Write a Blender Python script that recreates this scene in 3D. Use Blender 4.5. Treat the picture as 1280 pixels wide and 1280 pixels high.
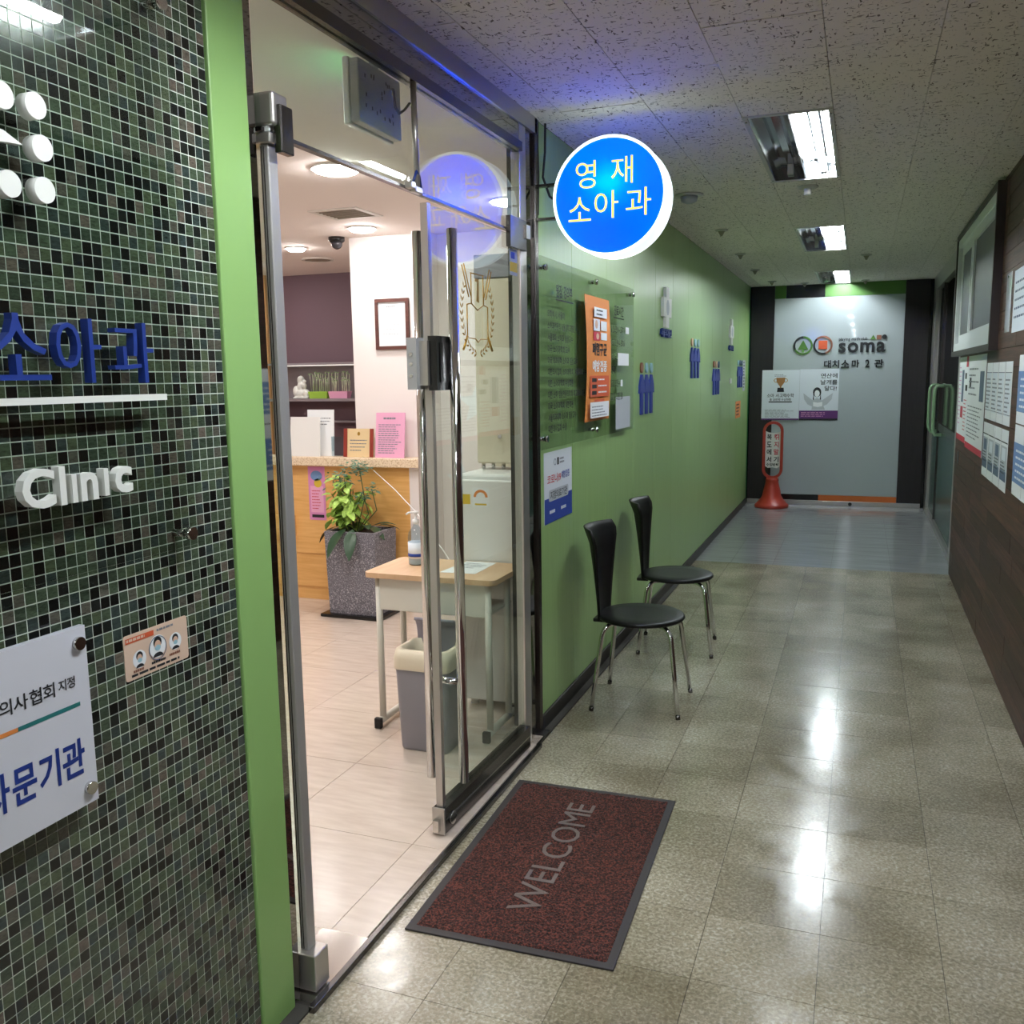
import bpy, bmesh, math, random
from mathutils import Vector, Matrix
random.seed(7)
SC = bpy.context.scene
COL = SC.collection
for o in list(bpy.data.objects):
    bpy.data.objects.remove(o, do_unlink=True)

# ------------------------------------------------------------------ camera, world, exposure
cam_d = bpy.data.cameras.new('camera'); cam = bpy.data.objects.new('camera', cam_d); COL.objects.link(cam)
cam_d.sensor_width = 36.0; cam_d.lens = 36.0 * 1144.4 / 1280.0; cam_d.clip_start = 0.02
def cam_axes():
    f = 1144.4
    y = Vector((1077.15 - 640, -(466.4 - 640), -f)).normalized()
    r = -126.84 / 8920
    k = -(r * y[0] + y[1]) / y[2]
    u = Vector((r, 1, k)).normalized()
    return y.cross(u), y, u
ax, ay, az = cam_axes()
cam.matrix_world = Matrix((tuple(ax) + (0,), tuple(ay) + (0,), tuple(az) + (1.509,), (0, 0, 0, 1)))
SC.camera = cam
w = bpy.data.worlds.new('world'); SC.world = w; w.use_nodes = True
w.node_tree.nodes['Background'].inputs[0].default_value = (.8, .85, .9, 1)
w.node_tree.nodes['Background'].inputs[1].default_value = 0.02
SC.view_settings.view_transform = 'Standard'; SC.view_settings.look = 'None'
SC.view_settings.exposure = 0.22; SC.view_settings.gamma = 1.0; SC.view_settings.use_curve_mapping = False
TUBE_POWER = 190.0       # corridor fluorescent tubes (emission strength)
CLINIC_POWER = 132.0     # round ceiling lamps in the clinic
SIGN_POWER = 140.0       # lamp inside the round lightbox

# ------------------------------------------------------------------ materials
def lin(h):
    h = h.lstrip('#')
    v = [int(h[i:i + 2], 16) / 255 for i in (0, 2, 4)]
    return tuple((x / 12.92 if x <= .04045 else ((x + .055) / 1.055) ** 2.4) for x in v) + (1,)
MATS = {}
def new_mat(name):
    m = bpy.data.materials.new(name); m.use_nodes = True; MATS[name] = m
    nt = m.node_tree
    return m, nt, nt.nodes, nt.links, nt.nodes['Principled BSDF']
def mat(name, color, rough=.5, metal=0., spec=.5, coat=0., bump=0., bscale=40., var=0.):
    if name in MATS: return MATS[name]
    m, nt, N, L, p = new_mat(name)
    c = lin(color) if isinstance(color, str) else color
    p.inputs['Base Color'].default_value = c
    p.inputs['Roughness'].default_value = rough; p.inputs['Metallic'].default_value = metal
    p.inputs['Specular IOR Level'].default_value = spec; p.inputs['Coat Weight'].default_value = coat
    if bump or var:
        g = N.new('ShaderNodeNewGeometry'); t = N.new('ShaderNodeTexNoise')
        t.inputs['Scale'].default_value = bscale; t.inputs['Detail'].default_value = 4
        L.new(g.outputs['Position'], t.inputs['Vector'])
        if bump:
            b = N.new('ShaderNodeBump'); b.inputs['Strength'].default_value = bump; b.inputs['Distance'].default_value = .01
            L.new(t.outputs['Fac'], b.inputs['Height']); L.new(b.outputs['Normal'], p.inputs['Normal'])
        if var:
            r = N.new('ShaderNodeValToRGB'); e = r.color_ramp.elements
            e[0].position = .3; e[1].position = .7
            e[0].color = tuple(x * (1 - var) for x in c[:3]) + (1,); e[1].color = tuple(min(1, x * (1 + var)) for x in c[:3]) + (1,)
            L.new(t.outputs['Fac'], r.inputs['Fac']); L.new(r.outputs['Color'], p.inputs['Base Color'])
    return m
def emit(name, color, strength):
    m, nt, N, L, p = new_mat(name)
    c = lin(color) if isinstance(color, str) else color
    p.inputs['Base Color'].default_value = c
    p.inputs['Emission Color'].default_value = c; p.inputs['Emission Strength'].default_value = strength
    return m
def glass(name, tint='#eef6f2', base=.04, gain=.96, rough=0.0):
    m, nt, N, L, p = new_mat(name); N.remove(p)
    out = N['Material Output']
    lw = N.new('ShaderNodeLayerWeight'); lw.inputs['Blend'].default_value = .5
    pw = N.new('ShaderNodeMath'); pw.operation = 'POWER'; pw.inputs[1].default_value = 5
    ma = N.new('ShaderNodeMath'); ma.operation = 'MULTIPLY_ADD'; ma.inputs[1].default_value = gain; ma.inputs[2].default_value = base
    ma.use_clamp = True
    t = N.new('ShaderNodeBsdfTransparent'); t.inputs['Color'].default_value = lin(tint)
    g = N.new('ShaderNodeBsdfGlossy'); g.inputs['Roughness'].default_value = rough
    mx = N.new('ShaderNodeMixShader')
    L.new(lw.outputs['Facing'], pw.inputs[0]); L.new(pw.outputs[0], ma.inputs[0]); L.new(ma.outputs[0], mx.inputs['Fac'])
    L.new(t.outputs[0], mx.inputs[1]); L.new(g.outputs[0], mx.inputs[2]); L.new(mx.outputs[0], out.inputs['Surface'])
    return m
def mapped(N, L, scale, rot=(0, 0, 0)):
    g = N.new('ShaderNodeNewGeometry'); mp = N.new('ShaderNodeMapping')
    mp.inputs['Scale'].default_value = scale; mp.inputs['Rotation'].default_value = rot
    L.new(g.outputs['Position'], mp.inputs['Vector'])
    return mp
def noise(N, L, vec, scale, detail=4, dist=0.):
    t = N.new('ShaderNodeTexNoise'); t.inputs['Scale'].default_value = scale; t.inputs['Detail'].default_value = detail
    t.inputs['Distortion'].default_value = dist
    L.new(vec, t.inputs['Vector']); return t
def ramp(N, L, fac, stops, interp='LINEAR'):
    r = N.new('ShaderNodeValToRGB'); r.color_ramp.interpolation = interp
    e = r.color_ramp.elements
    while len(e) < len(stops): e.new(.5)
    for i, (p_, c_) in enumerate(stops):
        e[i].position = p_; e[i].color = lin(c_) if isinstance(c_, str) else c_
    L.new(fac, r.inputs['Fac']); return r
def mixc(N, L, fac, a, b, mode='MIX'):
    m = N.new('ShaderNodeMix'); m.data_type = 'RGBA'; m.blend_type = mode
    if isinstance(fac, (int, float)): m.inputs[0].default_value = fac
    else: L.new(fac, m.inputs[0])
    for s, v in ((6, a), (7, b)):
        if isinstance(v, tuple): m.inputs[s].default_value = v
        else: L.new(v, m.inputs[s])
    return m.outputs[2]
def bump(N, L, p, h, strength, dist=.002):
    b = N.new('ShaderNodeBump'); b.inputs['Strength'].default_value = strength; b.inputs['Distance'].default_value = dist
    L.new(h, b.inputs['Height']); L.new(b.outputs['Normal'], p.inputs['Normal'])

# corridor vinyl tile: fine beige and grey chips under worn polish
def make_chip_tile(name, cols, rough):
    m, nt, N, L, p = new_mat(name)
    a = mapped(N, L, (1, 1, 1)); n1 = noise(N, L, a.outputs[0], 105, 3, .6); n2 = noise(N, L, a.outputs[0], 2.2, 3)
    c1 = ramp(N, L, n1.outputs['Fac'], [(.33, cols[0]), (.48, cols[1]), (.56, cols[2]), (.68, cols[3])])
    c2 = ramp(N, L, n2.outputs['Fac'], [(.35, '#c9c6bd'), (.65, '#ffffff')])
    oi = N.new('ShaderNodeObjectInfo')
    c3 = ramp(N, L, oi.outputs['Random'], [(0., '#e0dfda'), (1., '#ffffff')])
    col = mixc(N, L, 1., c1.outputs[0], c2.outputs[0], 'MULTIPLY'); col = mixc(N, L, 1., col, c3.outputs[0], 'MULTIPLY')
    L.new(col, p.inputs['Base Color'])
    n3 = noise(N, L, a.outputs[0], 9, 4)
    rr = ramp(N, L, n3.outputs['Fac'], [(.3, (rough * .7,) * 3 + (1,)), (.7, (rough * 1.35,) * 3 + (1,))])
    L.new(rr.outputs[0], p.inputs['Roughness'])
    n4 = noise(N, L, a.outputs[0], 14, 2); bump(N, L, p, n4.outputs['Fac'], .09, .006)
    p.inputs['Specular IOR Level'].default_value = .6
    return m
make_chip_tile('vinyl_chip', ['#948d7c', '#ada490', '#bbb3a0', '#d2ccbd'], .17)
m, nt, N, L, p = new_mat('vinyl_grey')
a = mapped(N, L, (.6, 7, 1)); n1 = noise(N, L, a.outputs[0], 3, 4)
c1 = ramp(N, L, n1.outputs['Fac'], [(.3, '#85878a'), (.7, '#a0a2a4')]); L.new(c1.outputs[0], p.inputs['Base Color'])
p.inputs['Roughness'].default_value = .14; p.inputs['Specular IOR Level'].default_value = .7
n4 = noise(N, L, a.outputs[0], 6, 2); bump(N, L, p, n4.outputs['Fac'], .08, .006)
# clinic porcelain floor tile
m, nt, N, L, p = new_mat('porcelain')
a = mapped(N, L, (3, 14, 1)); n1 = noise(N, L, a.outputs[0], 2, 5)
c1 = ramp(N, L, n1.outputs['Fac'], [(.3, '#c9b8aa'), (.7, '#d9cabd')]); L.new(c1.outputs[0], p.inputs['Base Color'])
p.inputs['Roughness'].default_value = .2
# fissured mineral ceiling tile
m, nt, N, L, p = new_mat('mineral_ceiling')
a = mapped(N, L, (42, 120, 1), (0, 0, .5)); n1 = noise(N, L, a.outputs[0], 1.0, 2, .3)
b_ = mapped(N, L, (115, 38, 1), (0, 0, .25)); n2 = noise(N, L, b_.outputs[0], 1.0, 2, .3)
k1 = ramp(N, L, n1.outputs['Fac'], [(.64, (0, 0, 0, 1)), (.68, (1, 1, 1, 1))]); k2 = ramp(N, L, n2.outputs['Fac'], [(.645, (0, 0, 0, 1)), (.685, (1, 1, 1, 1))])
mk = mixc(N, L, 1., k1.outputs[0], k2.outputs[0], 'ADD')
c_ = mixc(N, L, mk, lin('#e6dfd8'), lin('#6e635b')); L.new(c_, p.inputs['Base Color'])
p.inputs['Roughness'].default_value = .9
inv = N.new('ShaderNodeInvert'); L.new(mk, inv.inputs['Color']); bump(N, L, p, inv.outputs[0], .6, .002)
# glass mosaic tile, one tone for each small square
PITCH = .0218; MZ0 = 0.004; MY1 = 1.580
m, nt, N, L, p = new_mat('mosaic_glass')
g = N.new('ShaderNodeNewGeometry'); sub = N.new('ShaderNodeVectorMath'); sub.operation = 'SUBTRACT'; sub.inputs[1].default_value = (-2, MY1 - 200 * PITCH, MZ0)
dv = N.new('ShaderNodeVectorMath'); dv.operation = 'DIVIDE'; dv.inputs[1].default_value = (10, PITCH, PITCH)
fl = N.new('ShaderNodeVectorMath'); fl.operation = 'FLOOR'; wn = N.new('ShaderNodeTexWhiteNoise'); wn.noise_dimensions = '3D'
L.new(g.outputs['Position'], sub.inputs[0]); L.new(sub.outputs[0], dv.inputs[0]); L.new(dv.outputs[0], fl.inputs[0]); L.new(fl.outputs[0], wn.inputs['Vector'])
c1 = ramp(N, L, wn.outputs['Value'], [(0., '#171a18'), (.16, '#262b28'), (.26, '#425040'), (.46, '#51614c'), (.62, '#58654c'), (.74, '#3d4a46'), (.86, '#605f54'), (.95, '#70675c')], 'CONSTANT')
a = mapped(N, L, (1, 70, 260)); n1 = noise(N, L, a.outputs[0], 1, 4, 1.2)
c2 = ramp(N, L, n1.outputs['Fac'], [(.3, '#a8a8a8'), (.55, '#e8e8e8'), (.72, '#ffffff')])
L.new(mixc(N, L, 1., c1.outputs[0], c2.outputs[0], 'MULTIPLY'), p.inputs['Base Color'])
p.inputs['Roughness'].default_value = .12; p.inputs['Specular IOR Level'].default_value = .6
# brown wood plank laminate
m, nt, N, L, p = new_mat('brown_plank')
a = mapped(N, L, (1, 2.5, 60)); n1 = noise(N, L, a.outputs[0], 1, 5, .5); oi = N.new('ShaderNodeObjectInfo')
c1 = ramp(N, L, n1.outputs['Fac'], [(.3, '#46302a'), (.7, '#6c4c42')]); c2 = ramp(N, L, oi.outputs['Random'], [(0., '#b0a8a4'), (.6, '#e6e0dc'), (1., '#ffffff')])
L.new(mixc(N, L, 1., c1.outputs[0], c2.outputs[0], 'MULTIPLY'), p.inputs['Base Color']); p.inputs['Roughness'].default_value = .5; p.inputs['Specular IOR Level'].default_value = .3
# green painted panel, faint vertical brushing
m, nt, N, L, p = new_mat('green_panel')
a = mapped(N, L, (1, 90, 2)); n1 = noise(N, L, a.outputs[0], 1, 4)
c1 = ramp(N, L, n1.outputs['Fac'], [(.3, '#93b573'), (.7, '#9dbf7c')]); L.new(c1.outputs[0], p.inputs['Base Color'])
p.inputs['Roughness'].default_value = .3; bump(N, L, p, n1.outputs['Fac'], .12, .002)
# honey coloured wood of the reception desk, pale desk wood
def wood(name, c0, c1_, scale=(3, 3, 40), rough=.4):
    m, nt, N, L, p = new_mat(name)
    a = mapped(N, L, scale); n1 = noise(N, L, a.outputs[0], 1, 5, .8)
    c1 = ramp(N, L, n1.outputs['Fac'], [(.3, c0), (.7, c1_)]); L.new(c1.outputs[0], p.inputs['Base Color']); p.inputs['Roughness'].default_value = rough
wood('honey_wood', '#dda55c', '#ecba76'); wood('desk_wood', '#cda67f', '#d9b591', (30, 4, 4)); wood('dark_frame_wood', '#4d2a24', '#5f362e'); wood('black_brown', '#141012', '#201a1c', (40, 40, 3), .35)
# terrazzo
m, nt, N, L, p = new_mat('terrazzo')
a = mapped(N, L, (1, 1, 1)); n1 = noise(N, L, a.outputs[0], 150, 2)
c1 = ramp(N, L, n1.outputs['Fac'], [(.40, '#5d5b62'), (.52, '#787680'), (.62, '#8f8d95'), (.70, '#cfccd0')]); L.new(c1.outputs[0], p.inputs['Base Color']); p.inputs['Roughness'].default_value = .5
# mat pile
m, nt, N, L, p = new_mat('mat_pile')
a = mapped(N, L, (1, 1, 1)); n1 = noise(N, L, a.outputs[0], 170, 2)
c1 = ramp(N, L, n1.outputs['Fac'], [(.36, '#140907'), (.5, '#3c1b15'), (.66, '#6a362a')]); L.new(c1.outputs[0], p.inputs['Base Color']); p.inputs['Roughness'].default_value = .95
bump(N, L, p, n1.outputs['Fac'], 1., .006)
# counter stone
m, nt, N, L, p = new_mat('counter_stone')
a = mapped(N, L, (1, 1, 1)); n1 = noise(N, L, a.outputs[0], 130, 2)
c1 = ramp(N, L, n1.outputs['Fac'], [(.36, '#c9ab88'), (.46, '#e6cfb2'), (.7, '#f0dcc2')]); L.new(c1.outputs[0], p.inputs['Base Color']); p.inputs['Roughness'].default_value = .3
# backlit faces of the round sign: lamp inside shines through the tinted acrylic
def translucent(name, color, diff=.25, gloss=.04):
    m, nt, N, L, p = new_mat(name); N.remove(p); out = N['Material Output']
    t = N.new('ShaderNodeBsdfTranslucent'); t.inputs['Color'].default_value = lin(color)
    d = N.new('ShaderNodeBsdfDiffuse'); d.inputs['Color'].default_value = lin(color)
    g_ = N.new('ShaderNodeBsdfGlossy'); g_.inputs['Roughness'].default_value = .15
    m1 = N.new('ShaderNodeMixShader'); m1.inputs[0].default_value = diff; m2 = N.new('ShaderNodeMixShader'); m2.inputs[0].default_value = gloss
    L.new(t.outputs[0], m1.inputs[1]); L.new(d.outputs[0], m1.inputs[2]); L.new(m1.outputs[0], m2.inputs[1]); L.new(g_.outputs[0], m2.inputs[2]); L.new(m2.outputs[0], out.inputs['Surface'])
translucent('acrylic_blue', '#0096ff'); translucent('acrylic_white', '#e8f4ff')

mat('grout', '#d6dfd2', .8); mat('concrete', '#77736c', .9); mat('joint_dark', '#3d3a35', .9); mat('ceiling_back', '#2a2827', .9)
mat('green_trim', '#8fb86d', .35); mat('baseboard_dark', '#2b2827', .45)
mat('steel', '#bdb9b5', .28, .8); mat('aluminium', '#b4b2b1', .42, .55); mat('steel_bright', '#d6d4d1', .12, 1.); mat('steel_dark', '#5e5a59', .25, 1.); mat('mirror_steel', '#9a9692', .03, 1.)
mat('chrome', '#d8d8d8', .07, 1.); mat('reflector', '#b8bcc0', .08, 1.); mat('lamp_frame', '#b8b5b0', .4); mat('fitting_black', '#1b1b1c', .3)
mat('black_plastic', '#0c0c0d', .25); mat('chair_black', '#060607', .45, spec=.3); mat('rubber', '#1a1818', .7); mat('mat_border', '#2c2829', .6); mat('mat_letter', '#6c615e', .95, bump=.6, bscale=260)
mat('white_wall', '#ece4e2', .6); mat('clinic_ceiling', '#f0e6e0', .8); mat('purple_wall', '#6d5760', .7); mat('niche_grey', '#8d8488', .6)
mat('white_plastic', '#e9e8e6', .35); mat('cream', '#d9cfb8', .45); mat('cream_rim', '#e5d9c2', .4); mat('grey_plastic', '#8c8a92', .45); mat('grey_lid', '#8d8b97', .4)
mat('enamel_cream', '#d7d3c8', .4); mat('paper', '#eceff2', .7); mat('paper_cool', '#dfe6ee', .7); mat('ink', '#191b20', .7); mat('ink_grey', '#7c8088', .7); mat('ink_light', '#b9bfc6', .7)
mat('navy', '#17317e', .4); mat('letter_white', '#e4e6e0', .45); mat('letter_side', '#b5b5a6', .5); mat('acryl_white', '#d9dbe4', .18, coat=.5)
mat('teal', '#1f6f6d', .5); mat('orange', '#e08a45', .6); mat('orange_deep', '#cf5a34', .6); mat('red_print', '#c8344a', .6); mat('blue_print', '#21409a', .6); mat('sky_print', '#6f8fbf', .6); mat('slate_print', '#52657f', .6)
mat('pink', '#e9a9c9', .7); mat('pink_deep', '#d88bbd', .7); mat('violet', '#5d2a6e', .6); mat('skin_print', '#d8b49c', .7); mat('peach', '#dcc0aa', .6); mat('gold', '#b98f3c', .35, .6); mat('bronze', '#9a6b3a', .5); mat('dull_metal', '#8b8677', .5)
mat('red_plastic', '#a93525', .38); mat('white_glass_panel', '#b0b9bc', .03); mat('orange_strip', '#c9692e', .4); mat('green_strip', '#4e7a35', .4); mat('black_gloss', '#151416', .2)
mat('green_frame', '#2c7a45', .4); mat('pvc_white', '#dfe3e4', .35); mat('window_pane', '#4b4b4f', .35, spec=.3); mat('brown_frame', '#2e2423', .45); mat('dark_pane', '#0b1213', .06); mat('teal_pane', '#3d5a55', .25)
mat('handle_green', '#9cbd98', .3); mat('brass', '#a98a3e', .3, .8); mat('blue_pattern', '#2a3a8c', .5); mat('pale_blue', '#9cc4d2', .5); mat('rust', '#8a5a48', .5)
mat('plaster', '#dfe2dc', .6); mat('sprout_green', '#9fc94a', .6); mat('sprout_leaf', '#8fae7c', .7); mat('sprout_stem', '#cfd8b8', .7); mat('leaf_light', '#a9cc62', .45, var=.25, bscale=60); mat('leaf_dark', '#2c4a33', .35); mat('fern', '#4d6f55', .6); mat('stem', '#4b5a35', .7); mat('soil', '#3a2f28', .9, bump=.5, bscale=80)
mat('tan_wood', '#c98f63', .5); mat('pale_stone_sill', '#b9b4ae', .25); mat('box_grey', '#aeb0b2', .4, .3); mat('cable', '#26262a', .5); mat('vent_white', '#d8d2cb', .5); mat('vent_dark', '#8f8578', .7)
mat('yellow_print', '#d9b93b', .6); mat('wall_plain', '#8a8578', .7); mat('sanitizer', '#d8e2ea', .1); mat('book_red', '#8c2f22', .45); mat('tan_paper', '#e3c99b', .6); mat('mirror_dark', '#35343a', .08)
mat('green_cross', '#c9d4d0', .4); mat('flag_blue', '#4b8fe0', .5)
glass('pane'); glass('board_glass', '#f5f7f5', .05, .45); glass('plate_glass', '#f5f8f6', .05, .95); glass('clear_plastic', '#dfe8ec', .06, .8)
emit('tube_lit', (.92, .97, 1, 1), TUBE_POWER); emit('tube_dim', (.90, .97, 1, 1), TUBE_POWER * .6); emit('lamp_disc', (1., .965, .94, 1), CLINIC_POWER); emit('sign_lamp', (.9, .97, 1, 1), SIGN_POWER)  # farther tubes set weaker to darken the corridor beyond the clinic door
emit('letter_lit', '#f2de58', 1.0); emit('rim_lit', (.70, .86, 1, 1), 1.05); emit('edge_lit', (.9, .98, 1, 1), 1.3); emit('exit_green', '#38d08a', 2.0); emit('shelf_lamp', (1, .97, .9, 1), .7); emit('warm_strip', (1., .85, .55, 1), 4.0)

# ------------------------------------------------------------------ mesh helpers
WLOC = {}
class MB:
    def __init__(s): s.v = []; s.f = []; s.sm = []
    def face(s, idx, smooth=False): s.f.append(tuple(idx)); s.sm.append(smooth)
    def box(s, x0, x1, y0, y1, z0, z1):
        b = len(s.v)
        s.v += [(x0, y0, z0), (x1, y0, z0), (x1, y1, z0), (x0, y1, z0), (x0, y0, z1), (x1, y0, z1), (x1, y1, z1), (x0, y1, z1)]
        for q in ((3, 2, 1, 0), (4, 5, 6, 7), (0, 1, 5, 4), (1, 2, 6, 5), (2, 3, 7, 6), (3, 0, 4, 7)): s.face([b + i for i in q])
        return s
    def bbox(s, x0, x1, y0, y1, z0, z1, r=.004):
        """box with chamfered edges"""
        bm = bmesh.new(); bmesh.ops.create_cube(bm, size=1)
        for v in bm.verts:
            v.co = Vector((x0 + (v.co.x + .5) * (x1 - x0), y0 + (v.co.y + .5) * (y1 - y0), z0 + (v.co.z + .5) * (z1 - z0)))
        bmesh.ops.bevel(bm, geom=bm.edges[:], offset=r, segments=2, affect='EDGES', profile=.5)
        s.add_bm(bm); return s
    def add_bm(s, bm, M=None, smooth=False):
        b = len(s.v); bm.verts.index_update()
        for v in bm.verts: s.v.append(tuple(M @ v.co if M else v.co))
        for f in bm.faces: s.face([b + v.index for v in f.verts], smooth)
        bm.free()
    def frame(s, O, U, V, W_, H, t, d):
        """rectangular ring in the plane (U,V) centred at O, width W_, height H, bar t, depth d along the normal"""
        s.slab(O, U, V, -W_ / 2, W_ / 2, H / 2 - t, H / 2, d); s.slab(O, U, V, -W_ / 2, W_ / 2, -H / 2, -H / 2 + t, d)
        s.slab(O, U, V, -W_ / 2, -W_ / 2 + t, -H / 2 + t, H / 2 - t, d); s.slab(O, U, V, W_ / 2 - t, W_ / 2, -H / 2 + t, H / 2 - t, d)
        return s
    def slab(s, O, U, V, a0, a1, b0, b1, d, off=0.):
        return s.poly(O, U, V, [(a0, b0), (a1, b0), (a1, b1), (a0, b1)], d, off)
    def poly(s, O, U, V, pts, d, off=0., smooth=False):
        """extruded polygon (counter-clockwise in U,V), base at off and top at off+d along the normal"""
        O, U, V = Vector(O), Vector(U), Vector(V); Nn = U.cross(V); b = len(s.v); n = len(pts)
        for k in (off, off + d):
            for (x, y) in pts: s.v.append(tuple(O + U * x + V * y + Nn * k))
        s.face([b + n + i for i in range(n)]); s.face([b + n - 1 - i for i in range(n)])
        for i in range(n):
            j = (i + 1) % n; s.face((b + i, b + j, b + n + j, b + n + i), smooth)
        return s
    def ring(s, O, U, V, r0, r1, d, off=0., n=32, a0=0., a1=math.tau, sy=1.):
        O, U, V = Vector(O), Vector(U), Vector(V); Nn = U.cross(V); full = abs(a1 - a0 - math.tau) < 1e-6
        m_ = n if full else n + 1; b = len(s.v)
        for i in range(m_):
            a = a0 + (a1 - a0) * i / n
            for r, k in ((r0, off), (r1, off), (r1, off + d), (r0, off + d)):
                s.v.append(tuple(O + U * (r * math.cos(a)) + V * (r * math.sin(a) * sy) + Nn * k))
        for i in range(n):
            j = (i + 1) % m_
            for q in range(4): s.face((b + 4 * i + q, b + 4 * i + (q + 1) % 4, b + 4 * j + (q + 1) % 4, b + 4 * j + q)[::-1])
        if not full:
            s.face((b, b + 1, b + 2, b + 3)); e = b + 4 * n; s.face((e + 3, e + 2, e + 1, e))
        return s
    def disc(s, O, U, V, r, d, off=0., n=28, sy=1.):
        return s.poly(O, U, V, [(r * math.cos(math.tau * i / n), r * sy * math.sin(math.tau * i / n)) for i in range(n)], d, off, True)
    def tube(s, pts, r, n=10, cap=True):
        pts = [Vector(p) for p in pts]; m_ = len(pts); b = len(s.v)
        rs = r if isinstance(r, (list, tuple)) else [r] * m_
        up = None
        for i, p_ in enumerate(pts):
            t = (pts[min(i + 1, m_ - 1)] - pts[max(i - 1, 0)]).normalized()
            if up is None: up = t.orthogonal().normalized()
            up = (up - t * up.dot(t)).normalized(); sd = t.cross(up)
            for k in range(n):
                a = math.tau * k / n; s.v.append(tuple(p_ + (up * math.cos(a) + sd * math.sin(a)) * rs[i]))
        for i in range(m_ - 1):
            for k in range(n):
                k2 = (k + 1) % n; s.face((b + i * n + k, b + i * n + k2, b + (i + 1) * n + k2, b + (i + 1) * n + k), True)
        if cap:
            s.face([b + n - 1 - k for k in range(n)]); s.face([b + (m_ - 1) * n + k for k in range(n)])
        return s
    def lathe(s, c, prof, n=32, sx=1., sy=1.):
        b = len(s.v); m_ = len(prof)
        for (r, z) in prof:
            for k in range(n):
                a = math.tau * k / n; s.v.append((c[0] + r * sx * math.cos(a), c[1] + r * sy * math.sin(a), c[2] + z))
        for i in range(m_ - 1):
            for k in range(n):
                k2 = (k + 1) % n; s.face((b + i * n + k, b + i * n + k2, b + (i + 1) * n + k2, b + (i + 1) * n + k), True)
        s.face([b + n - 1 - k for k in range(n)]); s.face([b + (m_ - 1) * n + k for k in range(n)])
        return s
    def mesh(s, name, material, center=None):
        me = bpy.data.meshes.new(name)
        c = center or Vector((0, 0, 0))
        me.from_pydata([(x - c[0], y - c[1], z - c[2]) for x, y, z in s.v], [], s.f)
        me.polygons.foreach_set('use_smooth', s.sm)
        me.materials.append(MATS[material]); me.update()
        return me
    def build(s, name, material, parent=None):
        xs = list(zip(*s.v))
        c = Vector([(min(a) + max(a)) / 2 for a in xs])
        if parent is None: c.z = min(xs[2])
        o = bpy.data.objects.new(name, s.mesh(name, material, c)); COL.objects.link(o)
        if parent is not None:
            o.parent = parent; o.location = c - WLOC[parent]
        else: o.location = c
        WLOC[o] = c
        return o
def tag(o, label=None, cat=None, group=None, kind=None):
    if label: o['label'] = label
    if cat: o['category'] = cat
    if group: o['group'] = group
    if kind: o['kind'] = kind
    return o
def thing(name, loc, label, cat, group=None, kind=None):
    o = bpy.data.objects.new(name, None); COL.objects.link(o); o.location = loc; o.empty_display_size = .1
    WLOC[o] = Vector(loc)
    return tag(o, label, cat, group, kind)
def piece(name, me, loc, parent):
    o = bpy.data.objects.new(name, me); COL.objects.link(o); o.parent = parent; o.location = Vector(loc) - WLOC[parent]
    WLOC[o] = Vector(loc); return o
def copy_tree(o, parent=None):
    c = o.copy(); COL.objects.link(c); c.parent = parent; WLOC[c] = WLOC[o]
    for ch in list(o.children): copy_tree(ch, c)
    return c
_font = {}
PHRASES = ['soma', 'playing math club', 'WELCOME', 'Clinic', '대치소마 2관', '소마 사고력수학', '총 20만명 수상현황', '연산에', '날개를', '달다!', '원장 김의주',
    '의학박사/서울대', '소아과전문의/서울대학교병원', '서울의대 소아과 임상교수', '미국 소아과학회 교수', '대한의사협회, 소아과학회, 서울의대 교수', '대한 소아과학회 수상회원', '진료시간',
    '오전9시~오후7시', '수요일 오전9시~오후3시', '일요일은 오전만 진료', '폐렴구균', '예방접종', '코로나19', '지정의료기관', '서울의대출신', '영재', '소아과', '자문기관', '복도에서', '뛰지말기', '수업방해']
CHARS = sorted(set(''.join(PHRASES)) - {' '})
def load_font(bold):
    """one outline per character, all taken from a single text object with one character on each line"""
    cu = bpy.data.curves.new('lettering', 'FONT'); cu.body = '\n'.join(CHARS); cu.size = 1; cu.offset = bold; cu.resolution_u = 3; cu.space_line = 3.0
    ob = bpy.data.objects.new('lettering', cu); COL.objects.link(ob); me = ob.to_mesh()
    v = [(x.co.x, x.co.y) for x in me.vertices]; f = [tuple(q.vertices) for q in me.polygons]
    ob.to_mesh_clear(); bpy.data.objects.remove(ob, do_unlink=True); bpy.data.curves.remove(cu)
    tab = {}
    ls = 3.0 * LINE
    for q in f:
        k = int(round((.35 - sum(v[i][1] for i in q) / len(q)) / ls)); k = max(0, min(len(CHARS) - 1, k))
        vs, fs, mp = tab.setdefault(CHARS[k], ([], [], {}))
        for i in q:
            if i not in mp: mp[i] = len(vs); vs.append((v[i][0], v[i][1] + k * ls))
        fs.append(tuple(mp[i] for i in q))
    _font[bold] = tab
LINE = 1.0
def glyphs(s, bold=0.):
    b = min((-.004, .0, .012, .025), key=lambda c: abs(c - bold))
    if b not in _font: load_font(b)
    tab = _font[b]; V, F = [], []; x = 0.
    for ch in s:
        if ch == ' ': x += .32; continue
        if ch not in tab: continue
        vs, fs, _ = tab[ch]; n = len(V)
        x0 = min(a for a, _b in vs); x1 = max(a for a, _b in vs)
        V += [(a - x0 + x, c) for a, c in vs]; F += [tuple(n + i for i in q) for q in fs]
        x += x1 - x0 + .09
    return V, F
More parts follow.
